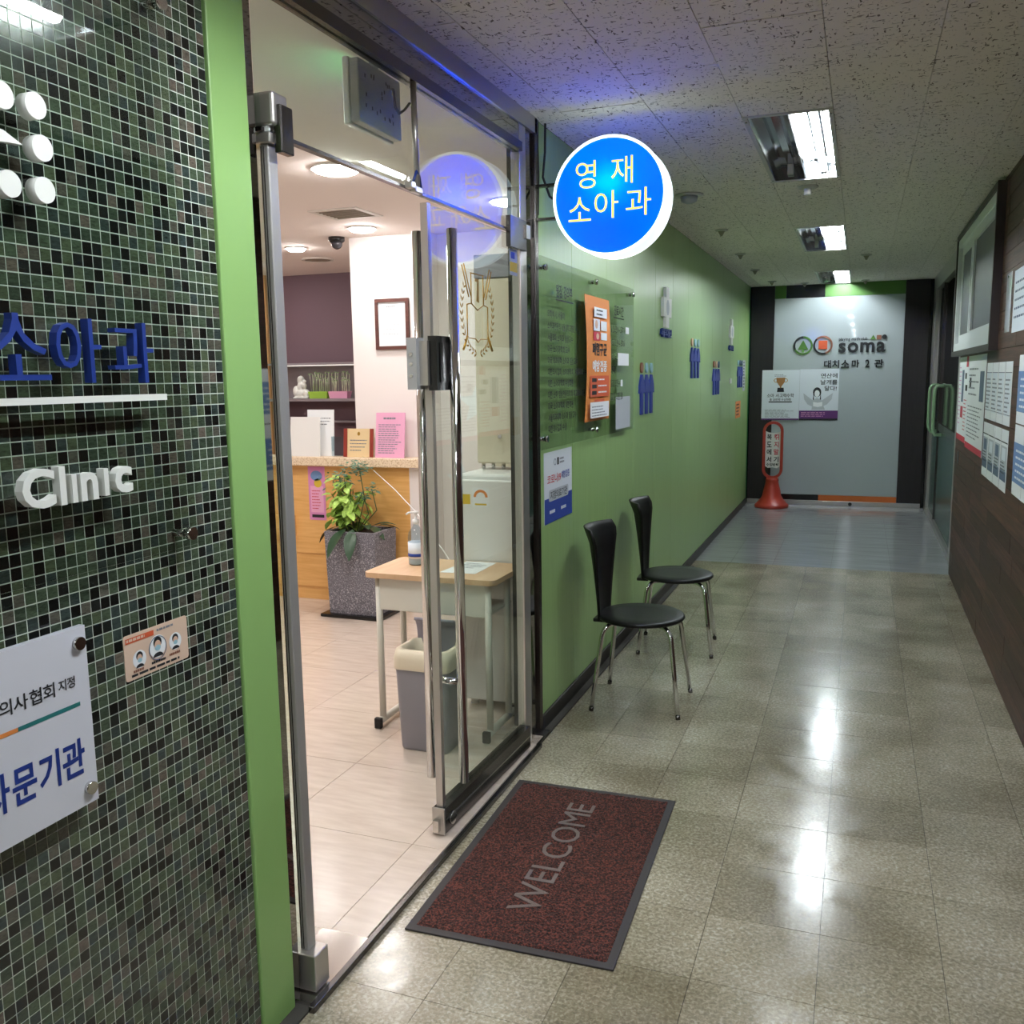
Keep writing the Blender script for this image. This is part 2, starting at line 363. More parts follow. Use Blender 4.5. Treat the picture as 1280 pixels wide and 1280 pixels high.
def text(name, s, O, U, V, w, h, material, parent, d=0., bold=0., off=.0008, side=None):
    """lettering filling the box w x h centred at O in the plane (U,V); raised by d"""
    v, f = glyphs(s, bold)
    if not v: return None
    x0, x1 = min(a for a, b in v), max(a for a, b in v); y0, y1 = min(b for a, b in v), max(b for a, b in v)
    O, U, V = Vector(O), Vector(U), Vector(V); Nn = U.cross(V); mb = MB()
    def P(a, b, k): return tuple(O + U * ((a - (x0 + x1) / 2) / (x1 - x0) * w) + V * ((b - (y0 + y1) / 2) / (y1 - y0) * h) + Nn * k)
    mb.v = [P(a, b, off + d) for a, b in v]
    for q in f: mb.face(q)
    if d > 0:
        cnt = {}
        for q in f:
            for i in range(len(q)):
                e = (q[i], q[(i + 1) % len(q)])
                if (e[1], e[0]) in cnt: del cnt[(e[1], e[0])]
                else: cnt[e] = 1
        n = len(v); mb.v += [P(a, b, off) for a, b in v]
        for (i, j) in cnt: mb.face((i, n + i, n + j, j))
    return mb.build(name, material, parent)
def rect(name, O, U, V, x0, x1, y0, y1, material, parent, off=.0006):
    O, U, V = Vector(O), Vector(U), Vector(V); Nn = U.cross(V); mb = MB()
    mb.v = [tuple(O + U * a + V * b + Nn * off) for a, b in ((x0, y0), (x1, y0), (x1, y1), (x0, y1))]; mb.face((0, 1, 2, 3))
    return mb.build(name, material, parent)
def blob(name, O, U, V, pts, material, parent, off=.0007):
    O, U, V = Vector(O), Vector(U), Vector(V); Nn = U.cross(V); mb = MB()
    mb.v = [tuple(O + U * a + V * b + Nn * off) for a, b in pts]; mb.face(range(len(pts)))
    return mb.build(name, material, parent)
def ell(cx, cy, rx, ry, n=24, a0=0., a1=math.tau):
    full = abs(a1 - a0 - math.tau) < 1e-6
    k = n if full else n + 1
    return [(cx + rx * math.cos(a0 + (a1 - a0) * i / n), cy + ry * math.sin(a0 + (a1 - a0) * i / n)) for i in range(k)]
def lines(O, U, V, x0, x1, y_top, n, pitch, h, material, parent, off=.0007, seed=0, words=True):
    """rows of print too fine to read: runs of short dashes, joined as one piece of printed text"""
    rnd = random.Random(seed); O, U, V = Vector(O), Vector(U), Vector(V); Nn = U.cross(V); mb = MB()
    for i in range(n):
        y = y_top - i * pitch; x = x0; end = x0 + (x1 - x0) * rnd.uniform(.6, 1.)
        while x < end - 1e-6:
            wd = min((x1 - x0) * rnd.uniform(.06, .16), end - x) if words else end - x
            b = len(mb.v)
            mb.v += [tuple(O + U * a + V * c + Nn * off) for a, c in ((x, y - h), (x + wd, y - h), (x + wd, y), (x, y))]; mb.face((b, b + 1, b + 2, b + 3))
            x += wd + (x1 - x0) * .025
    return mb.build('printed_text', material, parent)
def rounded(w_, h_, r, n=5):
    pts = []
    for cx, cy, a in ((w_ / 2 - r, h_ / 2 - r, 0), (-w_ / 2 + r, h_ / 2 - r, math.pi / 2), (-w_ / 2 + r, -h_ / 2 + r, math.pi), (w_ / 2 - r, -h_ / 2 + r, 1.5 * math.pi)):
        for i in range(n + 1): pts.append((cx + r * math.cos(a + math.pi / 2 * i / n), cy + r * math.sin(a + math.pi / 2 * i / n)))
    return pts
def sheet(name, label, cat, O, U, V, w_, h_, material, d=.0015, group=None):
    o = MB().slab(O, U, V, -w_ / 2, w_ / 2, -h_ / 2, h_ / 2, d)
    ob = o.build(name, material); return tag(ob, label, cat, group)

X_, Y_, Z_ = Vector((1, 0, 0)), Vector((0, 1, 0)), Vector((0, 0, 1))
XL, XR, H, YB, YN = -1.235, .67, 2.51, 11.15, -7.0      # left wall, right wall, ceiling, end of corridor, near end
LU, RU, BU = Y_, -Y_, X_                                # reading direction on the left, right and end walls

# ------------------------------------------------------------------ corridor floor
floor = tag(MB().box(XL - .12, .95, YN, YB + .2, -.12, -.006).build('floor', 'joint_dark'), 'beige speckled vinyl tile floor of the corridor', 'floor', kind='structure')
gap = .0016
def tile_mesh(name, w_, l_, t, material):
    return MB().box(-w_ / 2, w_ / 2, -l_ / 2, l_ / 2, -t, 0).mesh(name, material)
xs = [XL]; x = -.348 - .3 * 2
while x < XR: 
    if x > XL + .02: xs.append(x)
    x += .3
xs.append(.70)
ys = [2.136 + .3 * k for k in range(-3, 18)] + [7.46]
cache = {}
for i in range(len(xs) - 1):
    for j in range(len(ys) - 1):
        w_, l_ = xs[i + 1] - xs[i] - gap, ys[j + 1] - ys[j] - gap
        k = (round(w_, 3), round(l_, 3))
        if k not in cache: cache[k] = tile_mesh('tile', w_, l_, .006, 'vinyl_chip')
        piece('tile', cache[k], ((xs[i] + xs[i + 1]) / 2, (ys[j] + ys[j + 1]) / 2, 0), floor)
ox = MB().box(XL, .70, YN, ys[0] - gap / 2, -.006, 0).build('flooring', 'vinyl_chip', floor)
gx = [XL] + [x for x in (-.94, -.64 + .03, -.17, .27)] + [.76]
gy = [7.46, 7.92, 8.38, 8.84, 9.3, 9.76, 10.22, 10.68, YB]
for i in range(len(gx) - 1):
    for j in range(len(gy) - 1):
        w_, l_ = gx[i + 1] - gx[i] - gap, gy[j + 1] - gy[j] - gap; k = ('g', round(w_, 3), round(l_, 3))
        if k not in cache: cache[k] = tile_mesh('tile', w_, l_, .006, 'vinyl_grey')
        piece('tile', cache[k], ((gx[i] + gx[i + 1]) / 2, (gy[j] + gy[j + 1]) / 2, 0), floor)

# ------------------------------------------------------------------ corridor ceiling with staggered mineral tiles
ceiling = tag(MB().box(XL - .12, 1.0, YN, YB + .2, 2.62, 2.7).build('ceiling', 'ceiling_back'), 'ceiling of pale fissured mineral tiles laid in staggered rows', 'ceiling', kind='structure')
LX0, LX1 = -.478, -.14
LAMPS = [3.86 + 2.965 * k for k in (-3, -2, -1, 0, 1, 2)]; LLEN = 1.32
cx = [XL, -1.113, -.789, LX0, LX1, .183, .507, .70]
for i in range(len(cx) - 1):
    off = .59 if i % 2 == 0 else .26
    edges = [1.0] + [off + .65 * k for k in range(1, 17) if 1.05 < off + .65 * k < YB - .05] + [YB]
    spans = list(zip(edges[:-1], edges[1:]))
    if i == 3:
        out = []
        for a, b in spans:
            parts = [(a, b)]
            for l0 in LAMPS:
                nxt = []
                for (p0, p1) in parts:
                    if p1 <= l0 or p0 >= l0 + LLEN: nxt.append((p0, p1)); continue
                    if p0 < l0: nxt.append((p0, l0))
                    if p1 > l0 + LLEN: nxt.append((l0 + LLEN, p1))
                parts = nxt
            out += parts
        spans = out
    for a, b in spans:
        if b - a < .01: continue
        w_, l_ = cx[i + 1] - cx[i] - .0025, b - a - .0025; k = ('c', round(w_, 3), round(l_, 3))
        if k not in cache: cache[k] = MB().box(-w_ / 2, w_ / 2, -l_ / 2, l_ / 2, 0, .015).mesh('ceiling_tile', 'mineral_ceiling')
        piece('ceiling_tile', cache[k], ((cx[i] + cx[i + 1]) / 2, (a + b) / 2, H + random.uniform(-.0008, .0008)), ceiling)
nb = MB(); nb.box(XL, LX0, YN, 1.0, H, H + .015); nb.box(LX1, .70, YN, 1.0, H, H + .015)
prev = YN
for l0 in LAMPS[:3]:
    nb.box(LX0, LX1, prev, min(l0, 1.0), H, H + .015); prev = l0 + LLEN
nb.build('ceiling_board', 'mineral_ceiling', ceiling)
sl = MB().box(.70, .95, 7.5, YB, H, H + .02).build('ceiling_board', 'mineral_ceiling', ceiling)

# ------------------------------------------------------------------ recessed lamps
lamp_labels = ['recessed ceiling lamp behind the camera end of the corridor', 'recessed ceiling lamp above the near end of the corridor', 'recessed lamp over the mosaic wall beside the clinic door',
    'largest recessed lamp with one lit tube, nearest in the ceiling', 'middle recessed lamp with one lit tube in the corridor ceiling', 'farthest recessed lamp with one lit tube, close to the end wall']
for k, l0 in enumerate(LAMPS):
    xm = (LX0 + LX1) / 2; l1 = l0 + LLEN
    t = thing('recessed_lamp', (xm, (l0 + l1) / 2, H), lamp_labels[k], 'ceiling lamp', 'recessed corridor lamps')
    fr = MB(); b = .018
    fr.box(LX0, LX0 + b, l0, l1, H - .006, H + .09); fr.box(LX1 - b, LX1, l0, l1, H - .006, H + .09)
    fr.box(LX0 + b, LX1 - b, l0, l0 + b, H - .006, H + .09); fr.box(LX0 + b, LX1 - b, l1 - b, l1, H - .006, H + .09)
    fr.build('frame', 'lamp_frame', t)
    for s in (0, 1):
        a0 = LX0 + b if s == 0 else xm; a1 = xm if s == 0 else LX1 - b
        tr = MB(); prof = [(a0, 0), (a0 + .035, .05), (a0 + .06, .072), (a1 - .06, .072), (a1 - .035, .05), (a1, 0)]
        for i in range(len(prof) - 1):
            q = len(tr.v); (u0, h0), (u1, h1) = prof[i], prof[i + 1]
            tr.v += [(u0, l0 + b, H + h0), (u1, l0 + b, H + h1), (u1, l1 - b, H + h1), (u0, l1 - b, H + h0)]; tr.face((q, q + 1, q + 2, q + 3))
        for yy in (l0 + b + .001, l1 - b - .001):
            q = len(tr.v); tr.v += [(u, yy, H + h) for u, h in prof]; tr.face(range(q, q + len(prof)))
        tr.build('reflector', 'reflector', t)
        xc = (a0 + a1) / 2 + (.012 if s else 0)
        for yy in (l0 + .045, l1 - .045): MB().box(xc - .014, xc + .014, yy - .018, yy + .018, H + .022, H + .07).build('lamp_holder', 'white_plastic', t)
        if s: MB().tube([(xc, l0 + .06, H + .036), (xc, l1 - .06, H + .036)], .016, 12).build('fluorescent_tube', 'tube_lit' if k < 3 else 'tube_dim', t)
    for (sx_, sy_) in ((LX0 + .009, l0 + .06), (LX1 - .009, l0 + .06), (LX0 + .009, l1 - .06), (LX1 - .009, l1 - .06)): MB().disc((sx_, sy_, H - .006), X_, -Y_, .005, .004, n=8).build('screw', 'steel_bright', t)

# ------------------------------------------------------------------ left wall: green panels, baseboard
wl = tag(MB().box(XL - .12, XL - .008, 3.56, YB, 0, 2.62).build('wall_left', 'joint_dark'), 'long green panelled wall along the left of the corridor', 'wall', kind='structure')
py = [3.562, 4.047, 4.65, 5.25, 5.85, 6.43, 7.03, 7.65, 8.25, 8.87, 9.46, 10.05, 10.62, YB - .11]
for a, b in zip(py[:-1], py[1:]):
    MB().bbox(XL - .008, XL, a + .0015, b - .0015, .0, H, .0012).build('panel', 'green_panel', wl)
MB().box(XL - .008, XL, YB - .108, YB - .02, 0, H).build('corner_strip', 'green_frame', wl)
tag(MB().bbox(XL, XL + .012, 3.562, YB - .11, 0, .07, .003).build('baseboard_left', 'baseboard_dark'), 'dark baseboard along the green wall', 'baseboard', kind='structure')

# ------------------------------------------------------------------ mosaic wall and green pillar face
wm = tag(MB().box(XL - .12, XL - .0007, YN, MY1, 0, 2.62).build('wall_mosaic', 'grout'), 'wall of small dark green glass mosaic squares with pale grout', 'wall', kind='structure')
ncol, nrow = 33, 115; ts = PITCH - .0021
tm = MB().box(-.003, .0, -ts / 2, ts / 2, -ts / 2, ts / 2).mesh('tile', 'mosaic_glass')
rest = MB(); cells = []
for i in range(ncol):
    for j in range(nrow):
        y = MY1 - PITCH * (i + .5); z = MZ0 + PITCH * (j + .5); cells.append((y, z))
near = sorted(cells, key=lambda c: (0 if (.99 < c[0] < 1.25 and .5 < c[1] < 1.3) else 1, c[0] ** 2 + (c[1] - 1.2) ** 2 if c[0] > 1.0 else 99))
pick = set(near[:300])
for (y, z) in cells:
    jx = random.uniform(-.0002, .0003)
    if (y, z) in pick: piece('tile', tm, (XL + jx, y, z), wm)
    else: rest.box(XL - .003, XL + jx, y - ts / 2, y + ts / 2, z - ts / 2, z + ts / 2)
tag(rest.build('mosaic_tiles', 'mosaic_glass', wm), kind='stuff')
MB().box(XL - .003, XL, YN, MY1 - PITCH * ncol, 0, H).build('wall_facing', 'mosaic_glass', wm)
tag(MB().bbox(XL - .12, XL + .006, MY1 + .003, 1.705, 0, 2.51, .003).build('trim_1', 'green_trim'), 'plain green pillar strip between mosaic and glass door', 'trim', kind='structure')

# ------------------------------------------------------------------ right wall: wood planks and window
wr = tag(MB().box(XR + .009, XR + .14, YN, 7.5, 0, 2.62).build('wall_right', 'joint_dark'), 'dark brown wood plank wall along the right of the corridor', 'wall', kind='structure')
zp = .0955; r_ = 0; z = .0; WY0, WY1, WZ0, WZ1 = 5.45, 7.5, 1.62, 2.47
mbn = MB().box(XR, XR + .009, YN, 3.4, 0, H).build('wall_facing', 'brown_plank', wr)
while z < H - .01:
    z1 = min(z + zp, H); y = 3.4; first = True
    while y < 7.5 - .01:
        ln = (.85 if not first else random.uniform(.25, .85)); first = False
        y1 = min(y + ln, 7.5)
        if 7.5 - y1 < .08: y1 = 7.5
        dx = random.uniform(0, .0012)
        MB().box(XR - dx, XR + .009, y + .0012, y1 - .0012, z + .0016, z1 - .0016).build('plank', 'brown_plank', wr)
        y = y1
    z = z1

# ------------------------------------------------------------------ end wall
wb = tag(MB().box(XL - .12, .95, YB + .02, YB + .16, 0, 2.62).build('wall_back', 'black_gloss'), 'end wall with a white glass panel between black columns', 'wall', kind='structure')
MB().box(XL + .012, -.965, YB - .03, YB + .02, .05, H).build('black_column', 'black_brown', wb)
MB().box(.42, .665, YB - .03, YB + .02, .05, H).build('black_column', 'black_brown', wb)
MB().bbox(-.965, .42, YB - .012, YB + .02, .115, 2.365, .003).build('white_panel', 'white_glass_panel', wb)
for a, b, m_ in ((-.965, -.84, 'green_strip'), (-.84, -.42, 'black_gloss'), (-.42, .42, 'green_strip')): MB().box(a + .001, b - .001, YB - .015, YB + .02, 2.367, H).build('colour_strip', m_, wb)
for a, b, m_ in ((-.965, -.42, 'black_gloss'), (-.42, .42, 'orange_strip')): MB().box(a + .001, b - .001, YB - .015, YB + .02, .05, .113).build('colour_strip', m_, wb)
sk = MB().bbox(XL + .012, .665, YB - .05, YB + .02, 0, .05, .003).build('steel_kickplate', 'steel', wb)
lk = MB().disc((-.07, YB - .05, .022), X_, Z_, .02, .006).build('floor_lock', 'fitting_black', sk)
# lettering and logo on the white panel
so = thing('logo_lettering', (-.25, YB - .012, 1.55), 'black and coloured company logo lettering on the white end panel', 'lettering')
P0 = Vector((0, YB - .0125, 0))
def bp(x, z): return P0 + X_ * x + Z_ * z
for cx_, m0, m1 in ((-.639, 'ink', 'green_strip'), (-.424, 'ink', 'rust')):
    MB().ring(bp(cx_, 1.83), X_, Z_, .085, .105, .012, n=24, a0=(.5 if m1 == 'green_strip' else .75) * math.pi, a1=(1.15 if m1 == 'green_strip' else 1.6) * math.pi).build('logo_ring', 'ink', so)
    MB().ring(bp(cx_, 1.83), X_, Z_, .085, .105, .012, n=24, a0=(1.15 if m1 == 'green_strip' else 1.6) * math.pi, a1=(2.5 if m1 == 'green_strip' else 2.75) * math.pi).build('logo_ring', m1, so)
MB().poly(bp(-.639, 1.83), X_, Z_, [(-.058, -.045), (.058, -.045), (0, .062)], .012).build('logo_triangle', 'green_strip', so)
MB().slab(bp(-.639, 1.83), X_, Z_, -.012, .012, -.078, -.046, .012).build('logo_stem', 'green_strip', so)
MB().slab(bp(-.424, 1.83), X_, Z_, -.047, .047, -.045, .05, .012).build('logo_square', 'orange_deep', so)
text('lettering', 'soma', bp(-.01, 1.795), X_, Z_, .49, .115, 'ink', so, .012, .025)
text('lettering', 'playing math club', bp(-.105, 1.885), X_, Z_, .30, .045, 'ink', so, .006, .01)
MB().poly(bp(.105, 1.9), X_, Z_, [(-.03, -.022), (.03, -.022), (0, .03)], .01).build('logo_triangle', 'green_strip', so)
MB().slab(bp(.165, 1.9), X_, Z_, -.024, .024, -.022, .026, .01).build('logo_square', 'rust', so)
MB().disc(bp(.222, 1.905), X_, Z_, .025, .01).build('logo_disc', 'ink', so)
for ch, xx, w_ in (('대', -.368, .075), ('치', -.28, .075), ('소', -.18, .085), ('마', -.07, .08), ('2', .055, .045), ('관', .175, .095)):
    text('lettering', ch, bp(xx, 1.615), X_, Z_, w_, .088, 'ink', so, .01, .025)
# two posters on the end wall
pa = sheet('poster', 'white poster with a gold trophy on the end wall', 'poster', (-.873, YB - .032, 1.27), X_, Z_, .418, .575, 'paper_cool', group='posters on the end wall')
O = Vector((-.873, YB - .0338, 1.27))
blob('trophy_cup', O, X_, Z_, [(-.05, .2), (.05, .2), (.045, .15), (.02, .115), (.008, .1), (.008, .08), (-.008, .08), (-.008, .1), (-.02, .115), (-.045, .15)], 'bronze', pa)
for s in (-1, 1): MB().ring(O + X_ * (.055 * s) + Z_ * .168, X_, Z_, .016, .023, .0006, n=14).build('trophy_handle', 'gold', pa)
blob('trophy_base', O, X_, Z_, [(-.04, .035), (.04, .035), (.034, .085), (-.034, .085)], 'ink', pa)
text('lettering', '소마 사고력수학', O + Z_ * -.005, X_, Z_, .3, .045, 'ink', pa, bold=.015)
text('lettering', '총 20만명 수상현황', O + Z_ * -.052, X_, Z_, .24, .03, 'ink', pa, bold=.01)
rect('underline', O, X_, Z_, -.13, .13, -.085, -.073, 'ink', pa)
lines(O, X_, Z_, -.17, .17, -.17, 8, .012, .004, 'ink_grey', pa, seed=3); lines(O, X_, Z_, -.07, .07, .235, 2, .014, .006, 'ink_grey', pa, seed=4)
rect('print_band', O, X_, Z_, -.209, .209, -.287, -.27, 'violet', pa)
pb = sheet('poster', 'white poster with a girl reading and a purple footer', 'poster', (-.45, YB - .014, 1.27), X_, Z_, .425, .585, 'paper_cool', group='posters on the end wall')
O = Vector((-.45, YB - .0158, 1.27))
for s_, zz, ww in (('연산에', .215, .18), ('날개를', .142, .18), ('달다!', .072, .13)): text('lettering', s_, O + X_ * (.105 if ww > .15 else .125) + Z_ * zz, X_, Z_, ww, .055, 'ink', pb, bold=.012)
blob('wing_print', O, X_, Z_, [(-.03, -.09), (-.17, .02), (-.16, -.05), (-.12, -.11), (-.03, -.15)], 'ink_light', pb); blob('wing_print', O, X_, Z_, [(.0, -.09), (.0, -.15), (.09, -.11), (.14, -.05), (.15, .02)], 'ink_light', pb)
blob('hair_print', O, X_, Z_, ell(-.02, .03, .045, .055) , 'ink', pb); blob('face_print', O, X_, Z_, ell(-.02, .015, .028, .038), 'paper', pb, .0009)
blob('hair_print', O, X_, Z_, [(-.06, .03), (-.05, -.06), (-.065, -.06)], 'ink', pb); blob('hair_print', O, X_, Z_, [(.02, .03), (.025, -.06), (.01, -.06)], 'ink', pb)
blob('dress_print', O, X_, Z_, [(-.075, -.17), (-.065, -.06), (-.02, -.035), (.03, -.06), (.07, -.17)], 'ink_light', pb, .0008); blob('book_print', O, X_, Z_, [(-.06, -.13), (-.01, -.14), (.04, -.13), (.04, -.08), (-.01, -.09), (-.06, -.08)], 'paper', pb, .001)
rect('print_band', O, X_, Z_, -.212, .212, -.27, -.18, 'violet', pb); rect('print_band', O, X_, Z_, -.212, .212, -.292, -.27, 'ink', pb); lines(O, X_, Z_, -.19, .19, -.2, 3, .02, .006, 'pink', pb, .0009, 8)

# ------------------------------------------------------------------ right glass door at the far end
dr = thing('door_2', (.74, 9.3, 0), 'glass door with green pull handles in a steel frame near the end wall', 'door', kind='structure')
MB().box(.70, .78, 7.503, 7.95, 0, H).build('frame_post', 'steel', dr)
MB().box(.70, .78, 10.75, YB - .055, 0, H).build('frame_post', 'steel', dr)
MB().box(.70, .78, 7.95, 10.75, 2.36, H).build('frame_head', 'steel', dr)
MB().box(.70, .76, 7.95, 10.75, 0, .06).build('frame_sill', 'steel', dr)
MB().box(.725, .745, 7.97, 10.74, 1.02, 2.35).build('dark_pane', 'dark_pane', dr)
MB().box(.725, .745, 7.97, 10.74, .065, .95).build('frosted_pane', 'teal_pane', dr)
MB().box(.715, .755, 7.955, 10.745, .95, 1.02).build('mid_rail', 'steel_dark', dr)
MB().box(.71, .76, 9.85, 9.89, .065, 2.355).build('meeting_stile', 'steel_dark', dr)
for yy in (9.55, 10.2):
    MB().tube([(.725, yy, .92), (.67, yy, .92), (.655, yy, .95), (.65, yy, 1.0), (.65, yy, 1.3), (.655, yy, 1.35), (.67, yy, 1.38), (.725, yy, 1.38)], .016, 10).build('pull_handle', 'handle_green', dr)
MB().box(.693, .70, 7.62, 7.76, 1.0, 1.16).build('strike_plate', 'brass', dr)
MB().box(.93, .95, 7.5, YB, 0, 2.6).build('inner_screen', 'black_gloss', dr)
trm = MB().box(XR, .70, 7.5, 7.503, 0, H).build('trim_2', 'steel'); tag(trm, 'thin steel edge where the plank wall ends', 'trim', kind='structure')

# ------------------------------------------------------------------ window in the plank wall
wn_ = thing('window_1', (XR, 6.6, 1.65), 'white sliding window in a dark wooden surround on the plank wall', 'window', kind='structure')
def rw(y, z): return Vector((XR, y, z))
cy_, cz_ = 6.62, 2.055; ww, wh = 2.12, .80
MB().frame(rw(cy_, cz_), RU, Z_, ww + .07, wh + .07, .035, .045).build('surround', 'brown_frame', wn_)
MB().frame(rw(cy_, cz_), RU, Z_, ww, wh, .055, .035).build('outer_frame', 'pvc_white', wn_)
MB().frame(rw(cy_ - .42, cz_), RU, Z_, 1.12, wh - .11, .06, .028).build('sash', 'pvc_white', wn_)
MB().frame(rw(cy_ + .45, cz_), RU, Z_, 1.05, wh - .11, .06, .012).build('sash', 'pvc_white', wn_)
MB().slab(rw(cy_ - .42, cz_), RU, Z_, -.5, .5, -.285, .285, .008, .006).build('pane', 'window_pane', wn_)
MB().slab(rw(cy_ + .45, cz_), RU, Z_, -.465, .465, -.285, .285, .004, .003).build('pane', 'window_pane', wn_)
MB().slab(rw(cy_ + .35, cz_), RU, Z_, -.02, .02, -.285, .285, .006, .0075).build('inner_bar', 'pvc_white', wn_)

# ------------------------------------------------------------------ notices on the plank wall
def wall_sheet(label, y0, y1, z0, z1, m_='paper', grp=None, tilt=0.):
    o = sheet('notice', label, 'notice', rw((y0 + y1) / 2, (z0 + z1) / 2) - X_ * .0015, RU, Z_, y1 - y0, z1 - z0, m_, .0018, grp)
    return o, rw((y0 + y1) / 2, (z0 + z1) / 2) - X_ * .0035
n1, O = wall_sheet('white and pink exam notice taped under the window, beside the steel post', 6.86, 7.46, 1.03, 1.61, 'paper', 'notices under the window')
rect('print_band', O, RU, Z_, -.3, .3, -.29, -.25, 'red_print', n1); rect('print_block', O, RU, Z_, .17, .29, .22, .29, 'red_print', n1); rect('photo_print', O, RU, Z_, -.08, .05, -.02, .2, 'slate_print', n1); rect('print_block', O, RU, Z_, -.1, .06, -.13, -.05, 'red_print', n1)
rect('print_block', O, RU, Z_, .12, .22, .14, .18, 'ink', n1); rect('print_block', O, RU, Z_, .16, .28, .06, .1, 'ink', n1); lines(O, RU, Z_, -.27, -.1, .22, 14, .03, .006, 'pink_deep', n1, seed=21); lines(O, RU, Z_, .1, .28, .0, 9, .025, .007, 'red_print', n1, seed=22)
n2, O = wall_sheet('white text notice with a small photograph taped under the window', 5.93, 6.85, 1.01, 1.61, 'paper', 'notices under the window')
rect('print_band', O, RU, Z_, -.46, .46, -.3, -.26, 'red_print', n2); rect('photo_print', O, RU, Z_, .2, .4, .02, .2, 'slate_print', n2); rect('photo_print', O, RU, Z_, -.36, -.26, .1, .16, 'ink', n2)
lines(O, RU, Z_, -.4, .4, -.02, 9, .024, .007, 'ink_grey', n2, seed=23); lines(O, RU, Z_, -.4, .15, .22, 5, .04, .01, 'ink_grey', n2, seed=24)
ord4 = ['first', 'second', 'third', 'fourth']
for row, (z0, z1) in enumerate(((1.245, 1.555), (.925, 1.225))):
    for k in range(4):
        y1 = 5.875 - .24 * k
        o, O = wall_sheet('tall narrow notice strip, %s from the window side in the %s row' % (ord4[k], 'upper' if row == 0 else 'lower'), y1 - .222, y1, z0, z1, 'paper', 'strip notices on the plank wall')
        if row == 0:
            rect('photo_print' if k == 0 else 'print_block', O, RU, Z_, -.09, .09, -.11, .1, 'paper_cool', o); lines(O, RU, Z_, -.09, .09, .07, 8, .022, .008, 'ink_grey', o, .0009, 30 + k); rect('rule', O, RU, Z_, -.111, .111, .1, .104, 'ink_grey', o)
            rect('rule', O, RU, Z_, -.111, .111, -.105, -.101, 'ink_grey', o)
        else:
            rect('print_block', O, RU, Z_, -.1, .1, -.1, .07, 'ink_light', o); rect('print_block', O, RU, Z_, -.1, .1, -.1, -.05, 'slate_print', o, .0008); rect('photo_print', O, RU, Z_, -.06, .06, .0, .06, 'slate_print' if k in (0, 2) else 'paper_cool', o, .0009)
            rect('rule', O, RU, Z_, -.111, .111, .085, .091, 'ink', o); lines(O, RU, Z_, -.09, .09, -.01, 4, .016, .006, 'ink', o, .001, 40 + k)
for row, (z0, z1, lab) in enumerate(((1.275, 1.58, 'blue and white leaflet, upper of the pair nearest the camera'), (.95, 1.268, 'blue and white leaflet, lower of the pair nearest the camera'))):
    o, O = wall_sheet(lab, 4.2, 4.74, z0, z1, 'paper', 'blue leaflets on the plank wall')
    rect('print_block', O, RU, Z_, -.27, .27, -.1, .08, 'sky_print', o); lines(O, RU, Z_, -.2, .2, .05, 5, .03, .01, 'paper', o, .0009, 50 + row); rect('rule', O, RU, Z_, -.002, .002, -.15, .15, 'ink_grey', o, .001)
o, O = wall_sheet('narrow clear notice holder beside the window', 5.14, 5.3, 1.7, 1.99, 'acryl_white'); lines(O, RU, Z_, -.06, .06, .1, 8, .026, .007, 'ink_grey', o, seed=61); MB().disc(O + Z_ * .128, RU, Z_, .008, .006).build('standoff', 'chrome', o)
o, O = wall_sheet('pale blue printed notice high on the plank wall', 4.55, 5.05, 1.69, 1.98, 'paper_cool'); lines(O, RU, Z_, -.2, .2, .09, 5, .04, .01, 'slate_print', o, seed=62)
o, O = wall_sheet('small grey switch plate low on the plank wall', 7.2, 7.3, .86, .95, 'steel_dark')

# ------------------------------------------------------------------ green wall fittings
def lw(y, z, d=0.): return Vector((XL + d, y, z))
# glass notice board on stand-offs
gb = thing('notice_board', (XL, 4.32, 1.22), 'large glass board with printed lines and an orange leaflet, on the green wall', 'notice board')
MB().slab(lw(4.317, 1.602), LU, Z_, -.80, .80, -.385, .385, .007, .026).build('glass_plate', 'board_glass', gb)
for (yy, zz) in ((3.56, 1.945), (4.32, 1.955), (5.08, 1.955), (3.56, 1.26), (4.32, 1.255)):
    so_ = MB(); so_.disc(lw(yy, zz), LU, Z_, .009, .026); so_.disc(lw(yy, zz), LU, Z_, .013, .012, .033); so_.build('standoff', 'chrome', gb)
O = lw(4.317, 1.602, .0335)
text('lettering', '원장 김의주', O + LU * -.49 + Z_ * .265, LU, Z_, .23, .054, 'ink', gb, bold=.025)
rect('underline', O, LU, Z_, -.61, -.36, .225, .231, 'ink', gb)
for k, s_ in enumerate(('의학박사/서울대', '소아과전문의/서울대학교병원', '서울의대 소아과 임상교수', '미국 소아과학회 교수', '미국 의과대학 소아과 임상교수', '대한의사협회, 소아과학회, 서울의대 교수', '대한 소아과학회 수상회원', '대한 소아 임상전문의학회 학교의사 회원', '미국 소아과학회 대한회원', '서울의과대학 소아과 임상교수', '대한의사협회 수상')):
    w_ = .028 * len(s_) ** .9 * 1.25
    text('lettering', s_, O + LU * (-.72 + w_ / 2) + Z_ * (.165 - k * .047), LU, Z_, w_, .033, 'ink', gb, bold=.025)
text('lettering', '진료시간', O + LU * .46 + Z_ * .245, LU, Z_, .2, .054, 'ink', gb, bold=.025); rect('underline', O, LU, Z_, .35, .57, .205, .211, 'ink', gb)
for k, s_ in enumerate(('일 전 오전9시~오후7시', '수요일 오전9시~오후3시', '일요일 오전', '오전시간', '일요일 오전 수시', '일요일은 오전만 진료')):
    w_ = .022 * len(s_) ** .95 * 1.2
    text('lettering', s_, O + LU * (.29 + w_ / 2) + Z_ * (.15 - k * .069), LU, Z_, w_, .04, 'ink', gb, bold=.025)
